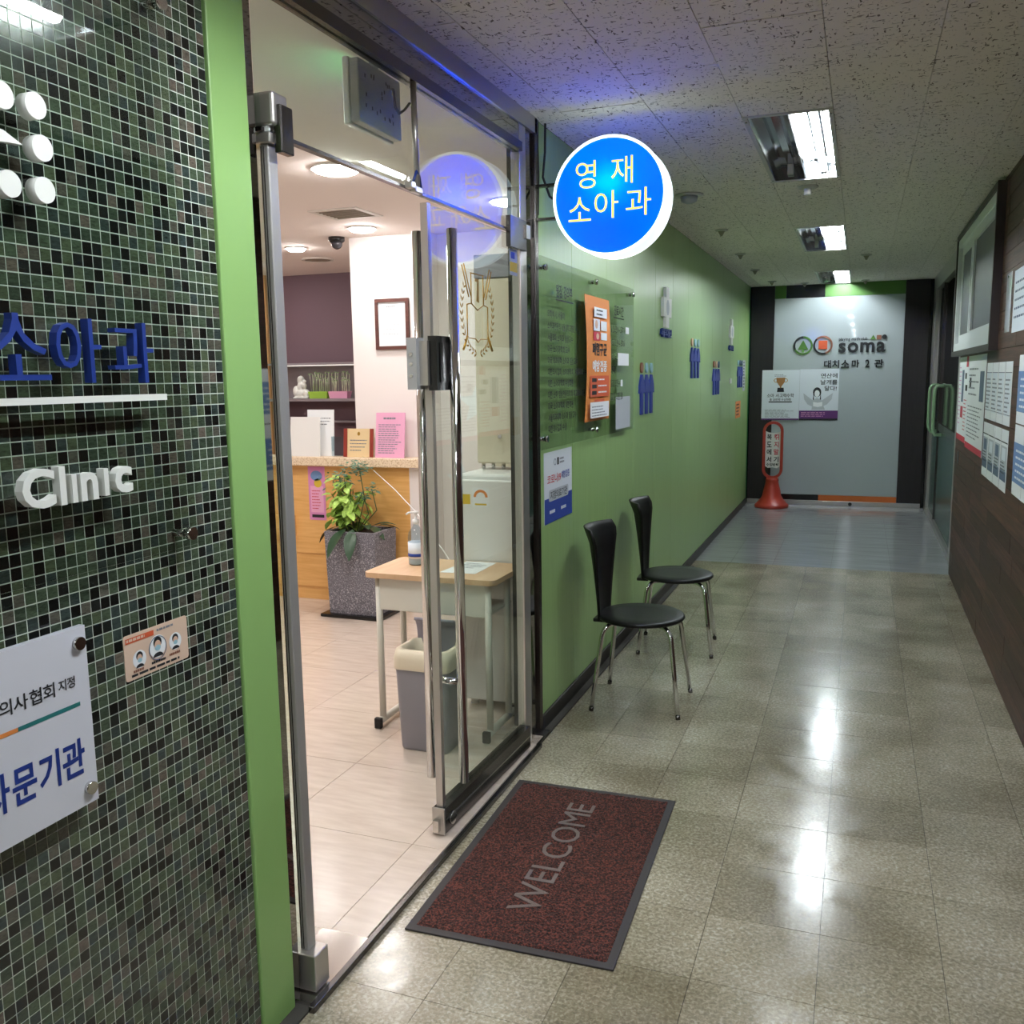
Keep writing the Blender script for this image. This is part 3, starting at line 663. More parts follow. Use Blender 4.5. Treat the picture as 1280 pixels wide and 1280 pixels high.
rect('white_label', O, LU, Z_, .44, .68, -.035, .03, 'paper', gb, .001); rect('white_label', O, LU, Z_, .61, .68, .135, .17, 'paper', gb, .001); rect('white_label', O, LU, Z_, .5, .545, -.145, -.11, 'paper', gb, .001); rect('pale_strip', O, LU, Z_, .4, .72, -.37, -.2, 'ink_light', gb, .0002)
# orange leaflet taped on the board
ol = MB(); npt = 9
for i in range(npt):
    t_ = i / (npt - 1); bow = .012 * math.sin(math.pi * t_) + .004
    for yy in (4.115, 4.55):
        for dd in (0, .0012): ol.v.append((XL + .034 + bow + dd, yy, 1.30 + t_ * .585))
for i in range(npt - 1):
    a = 4 * i; b = a + 4
    ol.face((a + 1, a + 3, b + 3, b + 1)); ol.face((a, b, b + 2, a + 2)); ol.face((a, a + 1, b + 1, b)); ol.face((a + 2, b + 2, b + 3, a + 3))
ol.face((0, 2, 3, 1)); ol.face((32, 33, 35, 34))
ol = tag(ol.build('leaflet', 'orange'), 'tall orange vaccination leaflet hanging on the glass board', 'leaflet')
O = lw(4.333, 1.59, .052)
rect('print_block', O, LU, Z_, -.1, .13, .2, .245, 'paper', ol); lines(O, LU, Z_, -.06, .09, .235, 2, .018, .007, 'ink', ol, .0009, 71)
rect('photo_print', O, LU, Z_, -.11, -.0, .135, .19, 'paper_cool', ol); rect('photo_print', O, LU, Z_, -.11, -.0, .09, .13, 'red_print', ol); blob('face_print', O, LU, Z_, ell(-.06, .165, .025, .02), 'skin_print', ol, .0009); blob('face_print', O, LU, Z_, ell(-.04, .11, .025, .015), 'skin_print', ol, .0009)
rect('print_block', O, LU, Z_, .02, .13, .14, .185, 'paper', ol); rect('print_block', O, LU, Z_, .02, .13, .095, .13, 'paper', ol)
text('lettering', '폐렴구균', O + Z_ * .05, LU, Z_, .26, .062, 'ink', ol, bold=.03); text('lettering', '예방접종', O + Z_ * -.03, LU, Z_, .26, .055, 'paper', ol, bold=.03)
rect('print_block', O, LU, Z_, -.17, .17, -.175, -.075, 'orange_deep', ol)
for k in range(3): rect('print_block', O, LU, Z_, -.14, -.06, -.105 - .03 * k, -.087 - .03 * k, 'ink', ol, .0009)
lines(O, LU, Z_, -.03, .15, -.09, 3, .03, .007, 'paper', ol, .0009, 72); rect('print_block', O, LU, Z_, -.17, .17, -.275, -.2, 'paper', ol); rect('print_block', O, LU, Z_, -.1, .08, -.2, -.188, 'orange_deep', ol, .0009); lines(O, LU, Z_, -.14, .14, -.22, 4, .014, .005, 'ink_grey', ol, .0009, 73)
# coronavirus vaccination notice
cn = sheet('notice', 'white and navy vaccination notice under the glass board', 'notice', lw(3.83, 1.041), LU, Z_, .395, .306, 'paper_cool', .0018); O = lw(3.83, 1.041, .0018)
rect('print_band', O, LU, Z_, -.197, .197, -.153, -.045, 'blue_print', cn)
cnp = blob('print_block', O, LU, Z_, [(a, b - .036) for a, b in rounded(.28, .05, .012)], 'ink_light', cn, .0009)
text('lettering', '코로나19', O + LU * -.065 + Z_ * .035, LU, Z_, .19, .04, 'red_print', cn, bold=.012); text('lettering', '예방접종', O + LU * .1 + Z_ * .04, LU, Z_, .12, .034, 'blue_print', cn, bold=.012)
text('lettering', '지정의료기관', O + Z_ * -.036, LU, Z_, .24, .037, 'ink', cn, bold=.012, off=.0014)
MB().ring(O + LU * -.05 + Z_ * .105, LU, Z_, .012, .015, .0006, n=12).build('emblem', 'slate_print', cn); rect('emblem', O, LU, Z_, -.022, .004, .09, .122, 'ink', cn); lines(O, LU, Z_, .015, .09, .118, 2, .016, .008, 'ink_grey', cn, seed=75)
for xx in (-.08, .08): lines(O, LU, Z_, xx - .05, xx + .05, -.1, 1, .01, .014, 'paper', cn, .0009, 76)
# crosses and figures on the wall
def wall_cross(y, z, s, label, txt):
    t = thing('cross_sign', (XL, y, z - .13 * s), label, 'sign', 'cross signs on the green wall')
    o = lw(y, z); cross = [(-.05, -.13), (.05, -.13), (.05, -.062), (.13, -.062), (.13, .062), (.05, .062), (.05, .13), (-.05, .13), (-.05, .062), (-.13, .062), (-.13, -.062), (-.05, -.062)]
    MB().poly(o, LU, Z_, [(a * s, b * s) for a, b in cross], .02).build('cross', 'letter_white', t)
    blob('emblem', o, LU, Z_, [(a * s, b * s) for a, b in ell(0, 0, .05, .05)], 'ink_light', t, .0206)
    text('lettering', txt, o - Z_ * .165 * s, LU, Z_, .34 * s, .055 * s, 'navy', t, .015, .02)
wall_cross(6.15, 1.955, 1.0, 'white cross with dark lettering, the nearer one on the green wall', '서울의대출신')
wall_cross(9.42, 1.93, .95, 'white cross with dark lettering, the farther one on the green wall', '서울의대')
def figures(y, z, w_, h_, label, heads):
    t = thing('wall_figures', (XL, y, z - h_ / 2), label, 'sign', 'blue figure signs on the green wall')
    o = lw(y, z); u = w_ / 3
    for k in range(3):
        c = (-1 + k) * u
        body = [(c - .18 * u, -.5 * h_), (c - .03 * u, -.5 * h_), (c, -.2 * h_), (c + .03 * u, -.5 * h_), (c + .2 * u, -.5 * h_), (c + .22 * u, -.05 * h_), (c + .5 * u, -.09 * h_), (c + .42 * u, .08 * h_), (c + .12 * u, .27 * h_), (c - .12 * u, .27 * h_), (c - .42 * u, .08 * h_), (c - .5 * u, -.09 * h_), (c - .22 * u, -.05 * h_)]
        MB().poly(o, LU, Z_, body, .012).build('body', 'blue_pattern', t)
        MB().disc(o + LU * c + Z_ * .4 * h_, LU, Z_, .2 * u, .012, n=16, sy=.1 * h_ / (.2 * u)).build('head', heads[k], t)
figures(5.58, 1.435, .40, .31, 'row of three blue figures nearest the notice board', ('rust', 'pale_blue', 'pale_blue'))
figures(7.33, 1.64, .44, .305, 'row of three blue figures set highest on the green wall', ('skin_print', 'pale_blue', 'pale_blue'))
figures(8.48, 1.485, .44, .30, 'row of three blue figures third along the green wall', ('rust', 'skin_print', 'slate_print'))
figures(10.22, 1.52, .46, .29, 'row of three blue figures nearest the end wall', ('pale_blue', 'slate_print', 'slate_print'))
o = sheet('notice', 'small orange warning sticker at the far end of the green wall', 'sticker', lw(10.15, 1.14), LU, Z_, .42, .18, 'orange'); lines(lw(10.15, 1.14, .0018), LU, Z_, -.15, .15, .06, 4, .035, .014, 'ink', o, seed=81)
sheet('light_switch', 'small pale switch on the green wall beyond the far cross', 'switch', lw(9.45, 1.45), LU, Z_, .12, .05, 'letter_white', .012)
o = sheet('notice', 'narrow grey notice beside the farthest blue figures', 'notice', lw(10.62, 1.5), LU, Z_, .2, .34, 'ink_light'); lines(lw(10.62, 1.5, .0018), LU, Z_, -.08, .08, .15, 9, .034, .012, 'ink', o, seed=82)

# ------------------------------------------------------------------ round lightbox sign
SX, SZ, SY0, SY1, SR = -.915, 2.182, 3.475, 3.60, .218
sg = thing('lightbox_sign', (SX, (SY0 + SY1) / 2, SZ - SR), 'round blue lightbox sign on brackets above the glass board', 'sign')
MB().ring((SX, SY1, SZ), X_, Z_, SR - .005, SR, SY1 - SY0, n=56).build('rim', 'rim_lit', sg)
for yy, uu in ((SY0 + .004, X_), (SY1 - .004, -X_)):
    MB().disc((SX, yy, SZ), uu, Z_, SR - .007, .003, n=56).build('face', 'acrylic_blue', sg)
    MB().ring((SX, yy, SZ), uu, Z_, SR - .010, SR + .001, .005, n=56).build('edge_ring', 'edge_lit', sg)
MB().tube([(SX - .05, (SY0 + SY1) / 2, SZ + .05), (SX + .05, (SY0 + SY1) / 2, SZ + .05)], .03, 14).build('bulb', 'sign_lamp', sg)
for yy, uu in ((SY0 - .0005, X_), (SY1 + .0005, -X_)):
    O = Vector((SX, yy, SZ))
    for s_, xx, zz, w_, h_ in (('영', -.088, .082, .078, .1), ('재', .052, .088, .082, .098), ('소', -.112, -.042, .088, .088), ('아', -.008, -.032, .092, .1), ('과', .115, -.03, .095, .1)):
        text('lettering', s_, O + uu * xx + Z_ * zz, uu, Z_, w_, h_, 'letter_lit', sg, .003, -.003)
for zz, s in ((2.252, 1), (2.125, -1)):
    MB().box(XL, XL + .004, 3.52, 3.57, min(zz, zz + .068 * s), max(zz, zz + .068 * s)).build('bracket_plate', 'fitting_black', sg)
    MB().box(XL + .004, SX - .155, 3.528, 3.556, zz - .005, zz + .005).build('bracket_arm', 'steel_dark', sg)
MB().tube([(XL + .02, 3.63, H - .002), (XL + .018, 3.63, 2.4), (XL + .015, 3.61, 2.3), (XL + .05, 3.59, 2.22), (XL + .09, 3.57, 2.19), (SX - .21, 3.55, 2.19)], .005, 8).build('cord', 'cable', sg)
MB().tube([(XL + .008, 3.575, H - .002), (XL + .006, 3.578, 2.42), (XL + .006, 3.585, 2.3), (XL + .006, 3.575, 2.15)], .0035, 6).build('cord', 'cable', sg)

# ------------------------------------------------------------------ small ceiling fittings
def ceil_disc(name, x, y, r, label, cat, kind):
    t = thing(name, (x, y, H - .03), label, cat, 'small ceiling fittings')
    MB().lathe((x, y, H - .012), [(r, .012), (r, .006), (r * .8, 0)], 20).build('base', 'lamp_frame' if kind != 'spot' else 'steel', t)
    if kind == 'detector': MB().lathe((x, y, H - .045), [(r * .3, 0), (r * .36, .004), (r * .36, .033)], 16).build('sensor', 'white_plastic', t)
    elif kind == 'spot': MB().lathe((x, y, H - .05), [(r * .2, 0), (r * .55, .012), (r * .62, .038)], 18).build('bulb', 'box_grey', t)
    else: MB().lathe((x, y, H - .045), [(.006, 0), (r * .5, .03), (r * .6, .033)], 12).build('nozzle', 'dull_metal', t)
ceil_disc('smoke_detector', -.31, 5.38, .055, 'white detector just beyond the nearest recessed lamp', 'detector', 'detector')
ceil_disc('downlight', -.94, 5.33, .08, 'unlit round downlight just beyond the round sign', 'downlight', 'spot')
for k, (x, y, l_) in enumerate(((-.95, 6.68, 'sprinkler head nearest the unlit downlight along the green wall'), (-.985, 8.05, 'second sprinkler head beyond the downlight by the green wall'), (-1.0, 9.32, 'third sprinkler head beyond the downlight by the green wall'), (-.95, 10.55, 'sprinkler head by the green wall close to the end wall'), (0.0, 8.6, 'sprinkler head right of the middle recessed lamp'), (.0, 10.9, 'sprinkler head right of the farthest recessed lamp'), (-.63, 10.9, 'sprinkler head left of the farthest recessed lamp'))):
    ceil_disc('sprinkler_head', x, y, .045, l_, 'sprinkler', 'sprinkler')

# ------------------------------------------------------------------ plate, letters and signs on the mosaic wall
gp = thing('sign_plate', (XL, 1.1, 1.19), 'clear plate on stand-offs over the mosaic carrying the clinic name', 'sign')
MB().box(XL + .026, XL + .034, .55, 1.437, 1.196, 2.205).build('clear_plate', 'plate_glass', gp)
for yy, zz in ((1.415, 2.18), (1.405, 1.222)):
    k = MB(); k.disc(lw(yy, zz), LU, Z_, .008, .026); k.disc(lw(yy, zz), LU, Z_, .0125, .012, .034); k.build('standoff', 'chrome', gp)
D0 = .034
for s_, yy, zz, w_, h_ in (('소', 1.043, 1.566, .115, .1), ('아', 1.16, 1.563, .092, .104), ('과', 1.28, 1.562, .094, .104)):
    text('lettering', s_, lw(yy, zz, D0), LU, Z_, w_, h_, 'navy', gp, .016, -.004, 0)
MB().slab(lw(.0, 1.484), LU, Z_, .55, 1.358, -.0055, .0055, .012, D0).build('rule', 'letter_white', gp)
for s_, yy, w_, h_, zz in (('C', 1.058, .062, .062, 1.349), ('l', 1.104, .012, .062, 1.349), ('i', 1.127, .010, .046, 1.342), ('n', 1.158, .036, .046, 1.342), ('i', 1.195, .010, .046, 1.345), ('c', 1.234, .04, .046, 1.345)):
    o_ = lw(yy, zz, D0)
    if s_ in 'li': MB().slab(o_, LU, Z_, -w_ / 2, w_ / 2, -h_ / 2, h_ / 2, .016).build('lettering', 'letter_white', gp)
    else: text('lettering', s_, o_, LU, Z_, w_, h_, 'letter_white', gp, .016, .02, 0)
for yy, zz in ((1.052, 1.926), (1.11, 1.926), (1.116, 1.866), (1.114, 1.804), (1.052, 1.802)):
    MB().disc(lw(yy, zz, D0), LU, Z_, .0195, .02, n=24).build('dot', 'letter_white', gp)
MB().poly(lw(1.035, 1.865, D0), LU, Z_, [(-.05, .02), (-.05, -.012), (.025, -.002), (.052, .0), (.02, .014)], .012).build('emblem', 'letter_white', gp)
# white acrylic sign lower left
ws = thing('wall_sign', (XL, 1.0, .8), 'white acrylic plate sign with navy lettering on the mosaic', 'sign')
MB().slab(lw(.965, .956), LU, Z_, -.2, .175, -.154, .154, .012, .02).build('acrylic_plate', 'acryl_white', ws)
for zz in (1.083, .83):
    k = MB(); k.disc(lw(1.122, zz), LU, Z_, .007, .02); k.disc(lw(1.122, zz), LU, Z_, .011, .008, .032); k.build('standoff', 'chrome', ws)
O = lw(0, 0, .032)
text('lettering', '대한의사협회', O + LU * .99 + Z_ * 1.021, LU, Z_, .158, .026, 'ink', ws, bold=.012); text('lettering', '지정', O + LU * 1.093 + Z_ * 1.022, LU, Z_, .034, .019, 'ink', ws, bold=.01)
rect('rule', O, LU, Z_, .995, 1.117, .977, .984, 'teal', ws); rect('rule', O, LU, Z_, .9, .995, .977, .984, 'orange', ws)
text('lettering', '자문기관', O + LU * 1.02 + Z_ * .891, LU, Z_, .195, .064, 'navy', ws, bold=.03)
# mask sticker
st = MB().poly(lw(1.337, 1.011), LU, Z_, rounded(.168, .086, .006), .0012).build('sticker', 'peach'); tag(st, 'pale orange mask instruction sticker on the mosaic wall', 'sticker'); O = lw(1.337, 1.011, .0012)
rect('print_band', O, LU, Z_, -.08, -.008, .027, .037, 'orange_deep', st); lines(O, LU, Z_, -.078, -.01, .035, 1, .01, .005, 'peach', st, .0009, 90); lines(O, LU, Z_, .0, .07, .036, 1, .01, .004, 'ink_grey', st, seed=91)
for xx, zz, rr in ((-.048, -.008, .017), (.0, .003, .022), (.048, .0, .017)):
    blob('portrait_print', O, LU, Z_, ell(xx, zz, rr, rr), 'paper', st); 
    blob('hair_print', O, LU, Z_, ell(xx, zz + rr * .35, rr * .5, rr * .5), 'ink', st, .0009); blob('face_print', O, LU, Z_, ell(xx, zz + rr * .1, rr * .38, rr * .45), 'skin_print', st, .0011); blob('mask_print', O, LU, Z_, ell(xx, zz - rr * .12, rr * .34, rr * .25), 'pale_blue', st, .0013)
    blob('shoulder_print', O, LU, Z_, ell(xx, zz - rr * .9, rr * .6, rr * .38, 12, 0, math.pi), 'ink', st, .0009)
MB().ring(O, LU, Z_, .022, .0232, .0006, .0008, 28).build('portrait_ring', 'slate_print', st)
lines(O, LU, Z_, -.065, -.03, -.026, 1, .01, .0045, 'rust', st, seed=92); lines(O, LU, Z_, -.018, .02, -.0235, 1, .01, .0045, 'ink', st, seed=93); lines(O, LU, Z_, .03, .066, -.021, 1, .01, .0045, 'rust', st, seed=94); lines(O, LU, Z_, -.07, .07, -.033, 1, .01, .0045, 'ink', st, seed=95)

# ------------------------------------------------------------------ clinic room shell
FZ = .012
fc = tag(MB().box(-6.2, XL + .045, .7, 7.2, -.12, FZ - .006).build('floor_clinic', 'joint_dark'), 'cream porcelain tile floor inside the clinic', 'floor', kind='structure')
fx = [XL + .04 - .003, -1.31, -1.81, -2.31, -2.81, -3.31, -3.81, -4.31]; fy = [1.72, 1.993, 2.49, 2.99, 3.49, 3.99, 4.49, 4.99, 5.49]
for i in range(len(fx) - 1):
    for j in range(len(fy) - 1):
        if i == 0 and j == 0: continue
        if i == 0 and fy[j] > 3.45: continue
        w_, l_ = fx[i] - fx[i + 1] - .002, fy[j + 1] - fy[j] - .002; k = ('p', round(w_, 3), round(l_, 3))
        if k not in cache: cache[k] = tile_mesh('tile', w_, l_, .006, 'porcelain')
        piece('tile', cache[k], ((fx[i] + fx[i + 1]) / 2, (fy[j] + fy[j + 1]) / 2, FZ), fc)
ff = MB(); ff.box(-6.2, -4.311, .7, 7.2, FZ - .006, FZ); ff.box(-4.309, -1.36, 5.491, 7.2, FZ - .006, FZ); ff.box(-4.309, -1.36, .7, 1.719, FZ - .006, FZ)
ff.build('flooring', 'porcelain', fc)
MB().box(XL - .1, XL + .045, 1.715, 1.992, FZ - .006, FZ + .004).build('worn_plate', 'steel_bright', fc)
tag(MB().bbox(XL + .045, XL + .062, 1.70, 3.40, 0, FZ + .006, .002).build('trim_3', 'steel_dark'), 'dark metal edging strip along the clinic threshold', 'trim', kind='structure')
tag(MB().box(XL - .12, XL + .045, 3.40, 3.56, 0, FZ).build('trim_4', 'steel_dark'), 'dark threshold plate under the right door post', 'trim', kind='structure')
CZ = 2.42
tag(MB().box(-6.2, XL - .04, .7, 7.2, CZ, 2.62).build('ceiling_clinic', 'clinic_ceiling'), 'smooth pale ceiling inside the clinic', 'ceiling', kind='structure')
wc = tag(MB().box(-6.2, -3.0, 7.0, 7.2, 0, CZ).build('wall_clinic_far', 'purple_wall'), 'dull purple wall behind the reception desk', 'wall', kind='structure')
tag(MB().box(-6.2, -6.05, .7, 7.0, 0, CZ).build('wall_clinic_left', 'white_wall'), 'white wall on the far left side of the clinic', 'wall', kind='structure')
tag(MB().box(-6.05, XL - .12, .7, .85, 0, CZ).build('wall_clinic_near', 'white_wall'), 'white clinic wall behind the mosaic facade', 'wall', kind='structure')
tag(MB().box(-3.14, -2.56, 5.36, 6.99, 0, CZ).build('wall_column', 'white_wall'), 'white square column at the end of the reception counter', 'wall', kind='structure')
wp = tag(MB().box(-2.56, -1.36, 5.46, 5.58, 0, CZ).build('wall_partition', 'white_wall'), 'white partition with faint star outlines behind the glass door', 'wall', kind='structure')
tag(MB().box(-6.05, -4.87, 6.86, 6.99, 0, CZ).build('trim_5', 'tan_wood'), 'tan wood panelling at the left of the purple wall', 'trim', kind='structure')
def star(O, r): return [(r * (1 if i % 2 == 0 else .45) * math.sin(math.pi * i / 5), r * (1 if i % 2 == 0 else .45) * math.cos(math.pi * i / 5)) for i in range(10)][::-1]
for (xx, zz, rr) in ((-2.3, 1.35, .14), (-2.42, .85, .12)):
    blob('star_print', (xx, 5.46, zz), X_, Z_, star(0, rr), 'paper', wp)

# reception desk
rd = thing('reception_desk', (-3.4, 5.6, 0), 'honey wood reception desk with a pale stone counter', 'desk')
MB().box(-4.6, -2.72, 5.29, 5.33, .34, .945).build('front_panel', 'honey_wood', rd); MB().box(-4.6, -2.72, 5.3, 5.33, .105, .338).build('kick_panel', 'honey_wood', rd); MB().box(-4.6, -2.72, 5.315, 5.335, FZ, .103).build('plinth', 'honey_wood', rd)
MB().box(-2.72, -2.57, 5.29, 5.355, FZ, .945).build('end_post', 'white_wall', rd)
MB().bbox(-4.6, -2.55, 5.22, 5.358, .948, 1.008, .006).build('counter', 'counter_stone', rd)
MB().box(-3.76, -3.6, 5.24, 5.289, .46, .60).build('front_ledge', 'honey_wood', rd)
MB().box(-4.6, -3.15, 5.33, 5.9, .7, .73).build('work_surface', 'honey_wood', rd)
pk = sheet('poster', 'pink children poster on the front of the reception desk', 'poster', (-3.42, 5.2885, .755), X_, Z_, .13, .365, 'pink_deep'); O = Vector((-3.42, 5.2868, .755))
rect('print_block', O, X_, Z_, -.05, .05, -.13, .05, 'pink', pk); blob('picture_print', O, X_, Z_, ell(.0, .12, .045, .035), 'sky_print', pk); blob('picture_print', O, X_, Z_, ell(.01, .07, .03, .03), 'yellow_print', pk); rect('print_block', O, X_, Z_, -.045, .05, -.165, -.145, 'ink', pk); lines(O, X_, Z_, -.04, .04, .02, 7, .02, .006, 'red_print', pk, .0009, 101)
# things on the counter
def stand_sheet(name, label, cat, x0, x1, z1, m_, lean=.06, y=5.28, base=1.0085):
    O = Vector(((x0 + x1) / 2, y, base)); V = Vector((0, lean, 1)).normalized(); h_ = z1 - base
    ob = MB().slab(O, X_, V, -(x1 - x0) / 2, (x1 - x0) / 2, 0, h_, .006).build(name, m_); tag(ob, label, cat)
    return ob, O + X_.cross(V) * .0062 + V * (h_ / 2), V, h_
o, O, V, h_ = stand_sheet('file_folder', 'blank white folder standing on the reception counter', 'folder', -3.59, -3.36, 1.272, 'white_plastic', .1, 5.25)
o, O, V, h_ = stand_sheet('document_stand', 'white document standing behind the blank folder', 'document', -3.49, -3.285, 1.318, 'paper', .06, 5.31); lines(O, X_, V, -.08, .08, .1, 3, .02, .006, 'ink_grey', o, seed=103)
o, O, V, h_ = stand_sheet('award_plaque', 'small plaque with red wood sides on the reception counter', 'plaque', -3.185, -2.965, 1.195, 'tan_paper', .1, 5.27)
for a, b in ((-.11, -.085), (.085, .11)): MB().slab(O, X_, V, a, b, -h_ / 2, h_ / 2, .006, .0005).build('wood_edge', 'book_red', o)
lines(O, X_, V, -.065, .065, .02, 4, .022, .006, 'ink_grey', o, seed=104); blob('emblem', O, X_, V, ell(0, .06, .01, .013), 'gold', o)
o, O, V, h_ = stand_sheet('notice_stand', 'pink printed notice standing on the reception counter by the column', 'notice', -2.945, -2.735, 1.3, 'pink', .12, 5.26); lines(O, X_, V, -.085, .085, .07, 14, .014, .005, 'ink_grey', o, seed=105); lines(O, X_, V, -.05, .05, .115, 1, .01, .012, 'ink_grey', o, seed=106)
MB().bbox(-3.30, -3.21, 5.3, 5.306, 1.0085, 1.14, .002).build('acrylic_card', 'clear_plastic'); tag(bpy.data.objects['acrylic_card'], 'clear plastic screen edge beside the plaque', 'screen')
# framed certificate
fr = thing('framed_certificate', (-2.84, 5.355, 1.7), 'framed certificate hanging on the white column', 'picture')
MB().frame((-2.84, 5.36, 1.864), X_, Z_, .242, .322, .022, .018).build('frame', 'dark_frame_wood', fr); MB().slab((-2.84, 5.36, 1.864), X_, Z_, -.1, .1, -.14, .14, .008).build('certificate', 'paper', fr)
lines((-2.84, 5.352, 1.864), X_, Z_, -.07, .07, .09, 6, .03, .005, 'ink_light', fr, .0008, 111); lines((-2.84, 5.352, 1.864), X_, Z_, -.04, .04, .115, 1, .03, .007, 'ink_grey', fr, .0008, 112)
# shelf niche on the purple wall
sn = thing('wall_shelf', (-4.4, 6.9, 1.2), 'grey wall shelf with a lit niche on the purple wall', 'shelf')
MB().box(-4.86, -3.2, 6.97, 6.999, 1.345, 1.655).build('back_panel', 'niche_grey', sn); MB().box(-4.86, -3.2, 6.8, 6.97, 1.335, 1.358).build('shelf_board', 'niche_grey', sn); MB().box(-4.86, -3.2, 6.8, 6.97, 1.645, 1.662).build('top_board', 'niche_grey', sn)
MB().box(-4.7, -3.3, 6.84, 6.86, 1.636, 1.644).build('shelf_lamp', 'shelf_lamp', sn); MB().box(-4.86, -3.2, 6.9, 6.999, 1.15, 1.165).build('ledge', 'niche_grey', sn)
# plaster statue: seated mother with child
bm = bmesh.new()
for (c, r) in (((-4.55, 6.87, 1.40), (.062, .045, .045)), ((-4.55, 6.87, 1.46), (.042, .035, .05)), ((-4.555, 6.868, 1.525), (.026, .026, .03)), ((-4.515, 6.85, 1.47), (.026, .024, .03)), ((-4.505, 6.845, 1.505), (.017, .017, .018)), ((-4.56, 6.876, 1.515), (.034, .03, .042)), ((-4.50, 6.86, 1.40), (.035, .035, .04)), ((-4.6, 6.86, 1.42), (.03, .03, .05))):
    M = Matrix.Translation(c) @ Matrix.Diagonal((r[0], r[1], r[2], 1)); bmesh.ops.create_icosphere(bm, subdivisions=2, radius=1, matrix=M)
mb = MB(); mb.add_bm(bm, smooth=True); mb.box(-4.62, -4.47, 6.83, 6.91, 1.3585, 1.372); s_ = mb.build('statue', 'plaster'); tag(s_, 'white plaster statue of a seated mother and child on the shelf', 'statue')
rm = s_.modifiers.new('merge', 'REMESH'); rm.mode = 'VOXEL'; rm.voxel_size = .006; rm.use_smooth_shade = True
def sprouts(x0, x1, m_, label):
    t = thing('sprout_box', ((x0 + x1) / 2, 6.87, 1.3585), label, 'planter', 'sprout planters on the shelf')
    tb = MB(); bb = [(x0 + .01, 6.84), (x1 - .01, 6.84), (x1 - .01, 6.9), (x0 + .01, 6.9)]; tp = [(x0, 6.83), (x1, 6.83), (x1, 6.91), (x0, 6.91)]
    tb.v = [(a, b, 1.3585) for a, b in bb] + [(a, b, 1.418) for a, b in tp]
    for q in ((3, 2, 1, 0), (4, 5, 6, 7), (0, 1, 5, 4), (1, 2, 6, 5), (2, 3, 7, 6), (3, 0, 4, 7)): tb.face(q)
    tb.build('trough', m_, t)
    stm, lv = MB(), MB(); rr = random.Random(int(-x0 * 100))
    for k in range(26):
        x = rr.uniform(x0 + .01, x1 - .01); y = rr.uniform(6.84, 6.9); hh = rr.uniform(.08, .17); dx = rr.uniform(-.02, .02)
        stm.tube([(x, y, 1.415), (x + dx * .4, y, 1.415 + hh * .6), (x + dx, y, 1.415 + hh)], .0016, 5)
        for q in range(3):
            a = rr.uniform(0, 6.28); b = len(lv.v); c = Vector((x + dx, y, 1.415 + hh)); d = Vector((math.cos(a), math.sin(a) * .5, .3)) * .016; e = Vector((-math.sin(a), 0, math.cos(a))) * .006
            lv.v += [tuple(c), tuple(c + d * .5 + e), tuple(c + d), tuple(c + d * .5 - e)]; lv.face((b, b + 1, b + 2, b + 3))
    tag(stm.build('stems', 'sprout_stem', t), kind='stuff'); tag(lv.build('leaves', 'sprout_leaf', t), kind='stuff')
sprouts(-4.465, -4.275, 'sprout_green', 'lime green trough of sprouts on the shelf beside the statue'); sprouts(-4.265, -4.075, 'pink', 'pink trough of sprouts on the shelf')
# blue pennant and leaflet at the far left
MB().poly((-5.05, 6.80, 1.2), X_, Z_, [(-.1, .16), (-.02, -.14), (.12, .16)], .004).build('pennant', 'flag_blue'); tag(bpy.data.objects['pennant'], 'small blue pennant behind the left end of the counter', 'pennant')
sheet('leaflet_card', 'white leaflet above the blue pennant behind the counter', 'leaflet', (-5.02, 6.83, 1.46), X_, Z_, .22, .2, 'paper')
# ceiling things inside the clinic
def down(x, y, r, label):
    t = thing('ceiling_light', (x, y, CZ), label, 'ceiling lamp', 'round clinic ceiling lamps')
    MB().ring((x, y, CZ), X_, -Y_, r, r + .014, .008, n=28).build('trim_ring', 'white_plastic', t); MB().lathe((x, y, CZ - .022), [(r * .75, 0), (r * .95, .006), (r, .014), (r, .022)], 28).build('lamp_face', 'lamp_disc', t)
down(-2.165, 3.61, .095, 'round lit ceiling lamp nearest the glass door'); down(-2.86, 5.04, .075, 'round lit ceiling lamp in front of the white column'); down(-3.69, 5.58, .06, 'small round lit lamp above the reception counter')
down(-2.1, 2.3, .095, 'added round ceiling lamp just inside the entrance'); down(-3.3, 2.6, .095, 'added round ceiling lamp deep inside the waiting area'); down(-3.7, 3.9, .095, 'added round ceiling lamp in front of the reception desk'); down(-4.6, 6.2, .075, 'added round ceiling lamp behind the reception desk'); down(-1.75, 4.6, .08, 'added round ceiling lamp above the cabinet by the partition')  # extra lamps added to brighten the clinic room
av = thing('air_vent', (-2.69, 4.57, CZ), 'square slatted air vent in the clinic ceiling', 'vent')
MB().frame((-2.69, 4.57, CZ), X_, -Y_, .3, .3, .03, .006).build('frame', 'vent_white', av)
for k in range(7): MB().box(-2.81, -2.57, 4.45 + k * .038, 4.462 + k * .038, CZ - .006, CZ - .001).build('slat', 'vent_dark', av)
sp = thing('ceiling_speaker', (-3.885, 6.16, CZ - .01), 'round ceiling speaker in front of the purple wall', 'speaker'); MB().ring((-3.885, 6.16, CZ), X_, -Y_, .1, .12, .01).build('rim', 'vent_white', sp); MB().disc((-3.885, 6.16, CZ), X_, -Y_, .1, .006).build('grille', 'vent_dark', sp)
cc = thing('security_camera', (-3.19, 5.29, CZ - .08), 'black dome security camera on the clinic ceiling', 'camera'); MB().lathe((-3.19, 5.29, CZ - .03), [(.045, .0), (.052, .008), (.052, .03)], 24).build('base', 'black_plastic', cc); MB().lathe((-3.19, 5.29, CZ - .075), [(.008, 0), (.024, .008), (.034, .022), (.039, .045)], 24).build('dome', 'mirror_dark', cc)
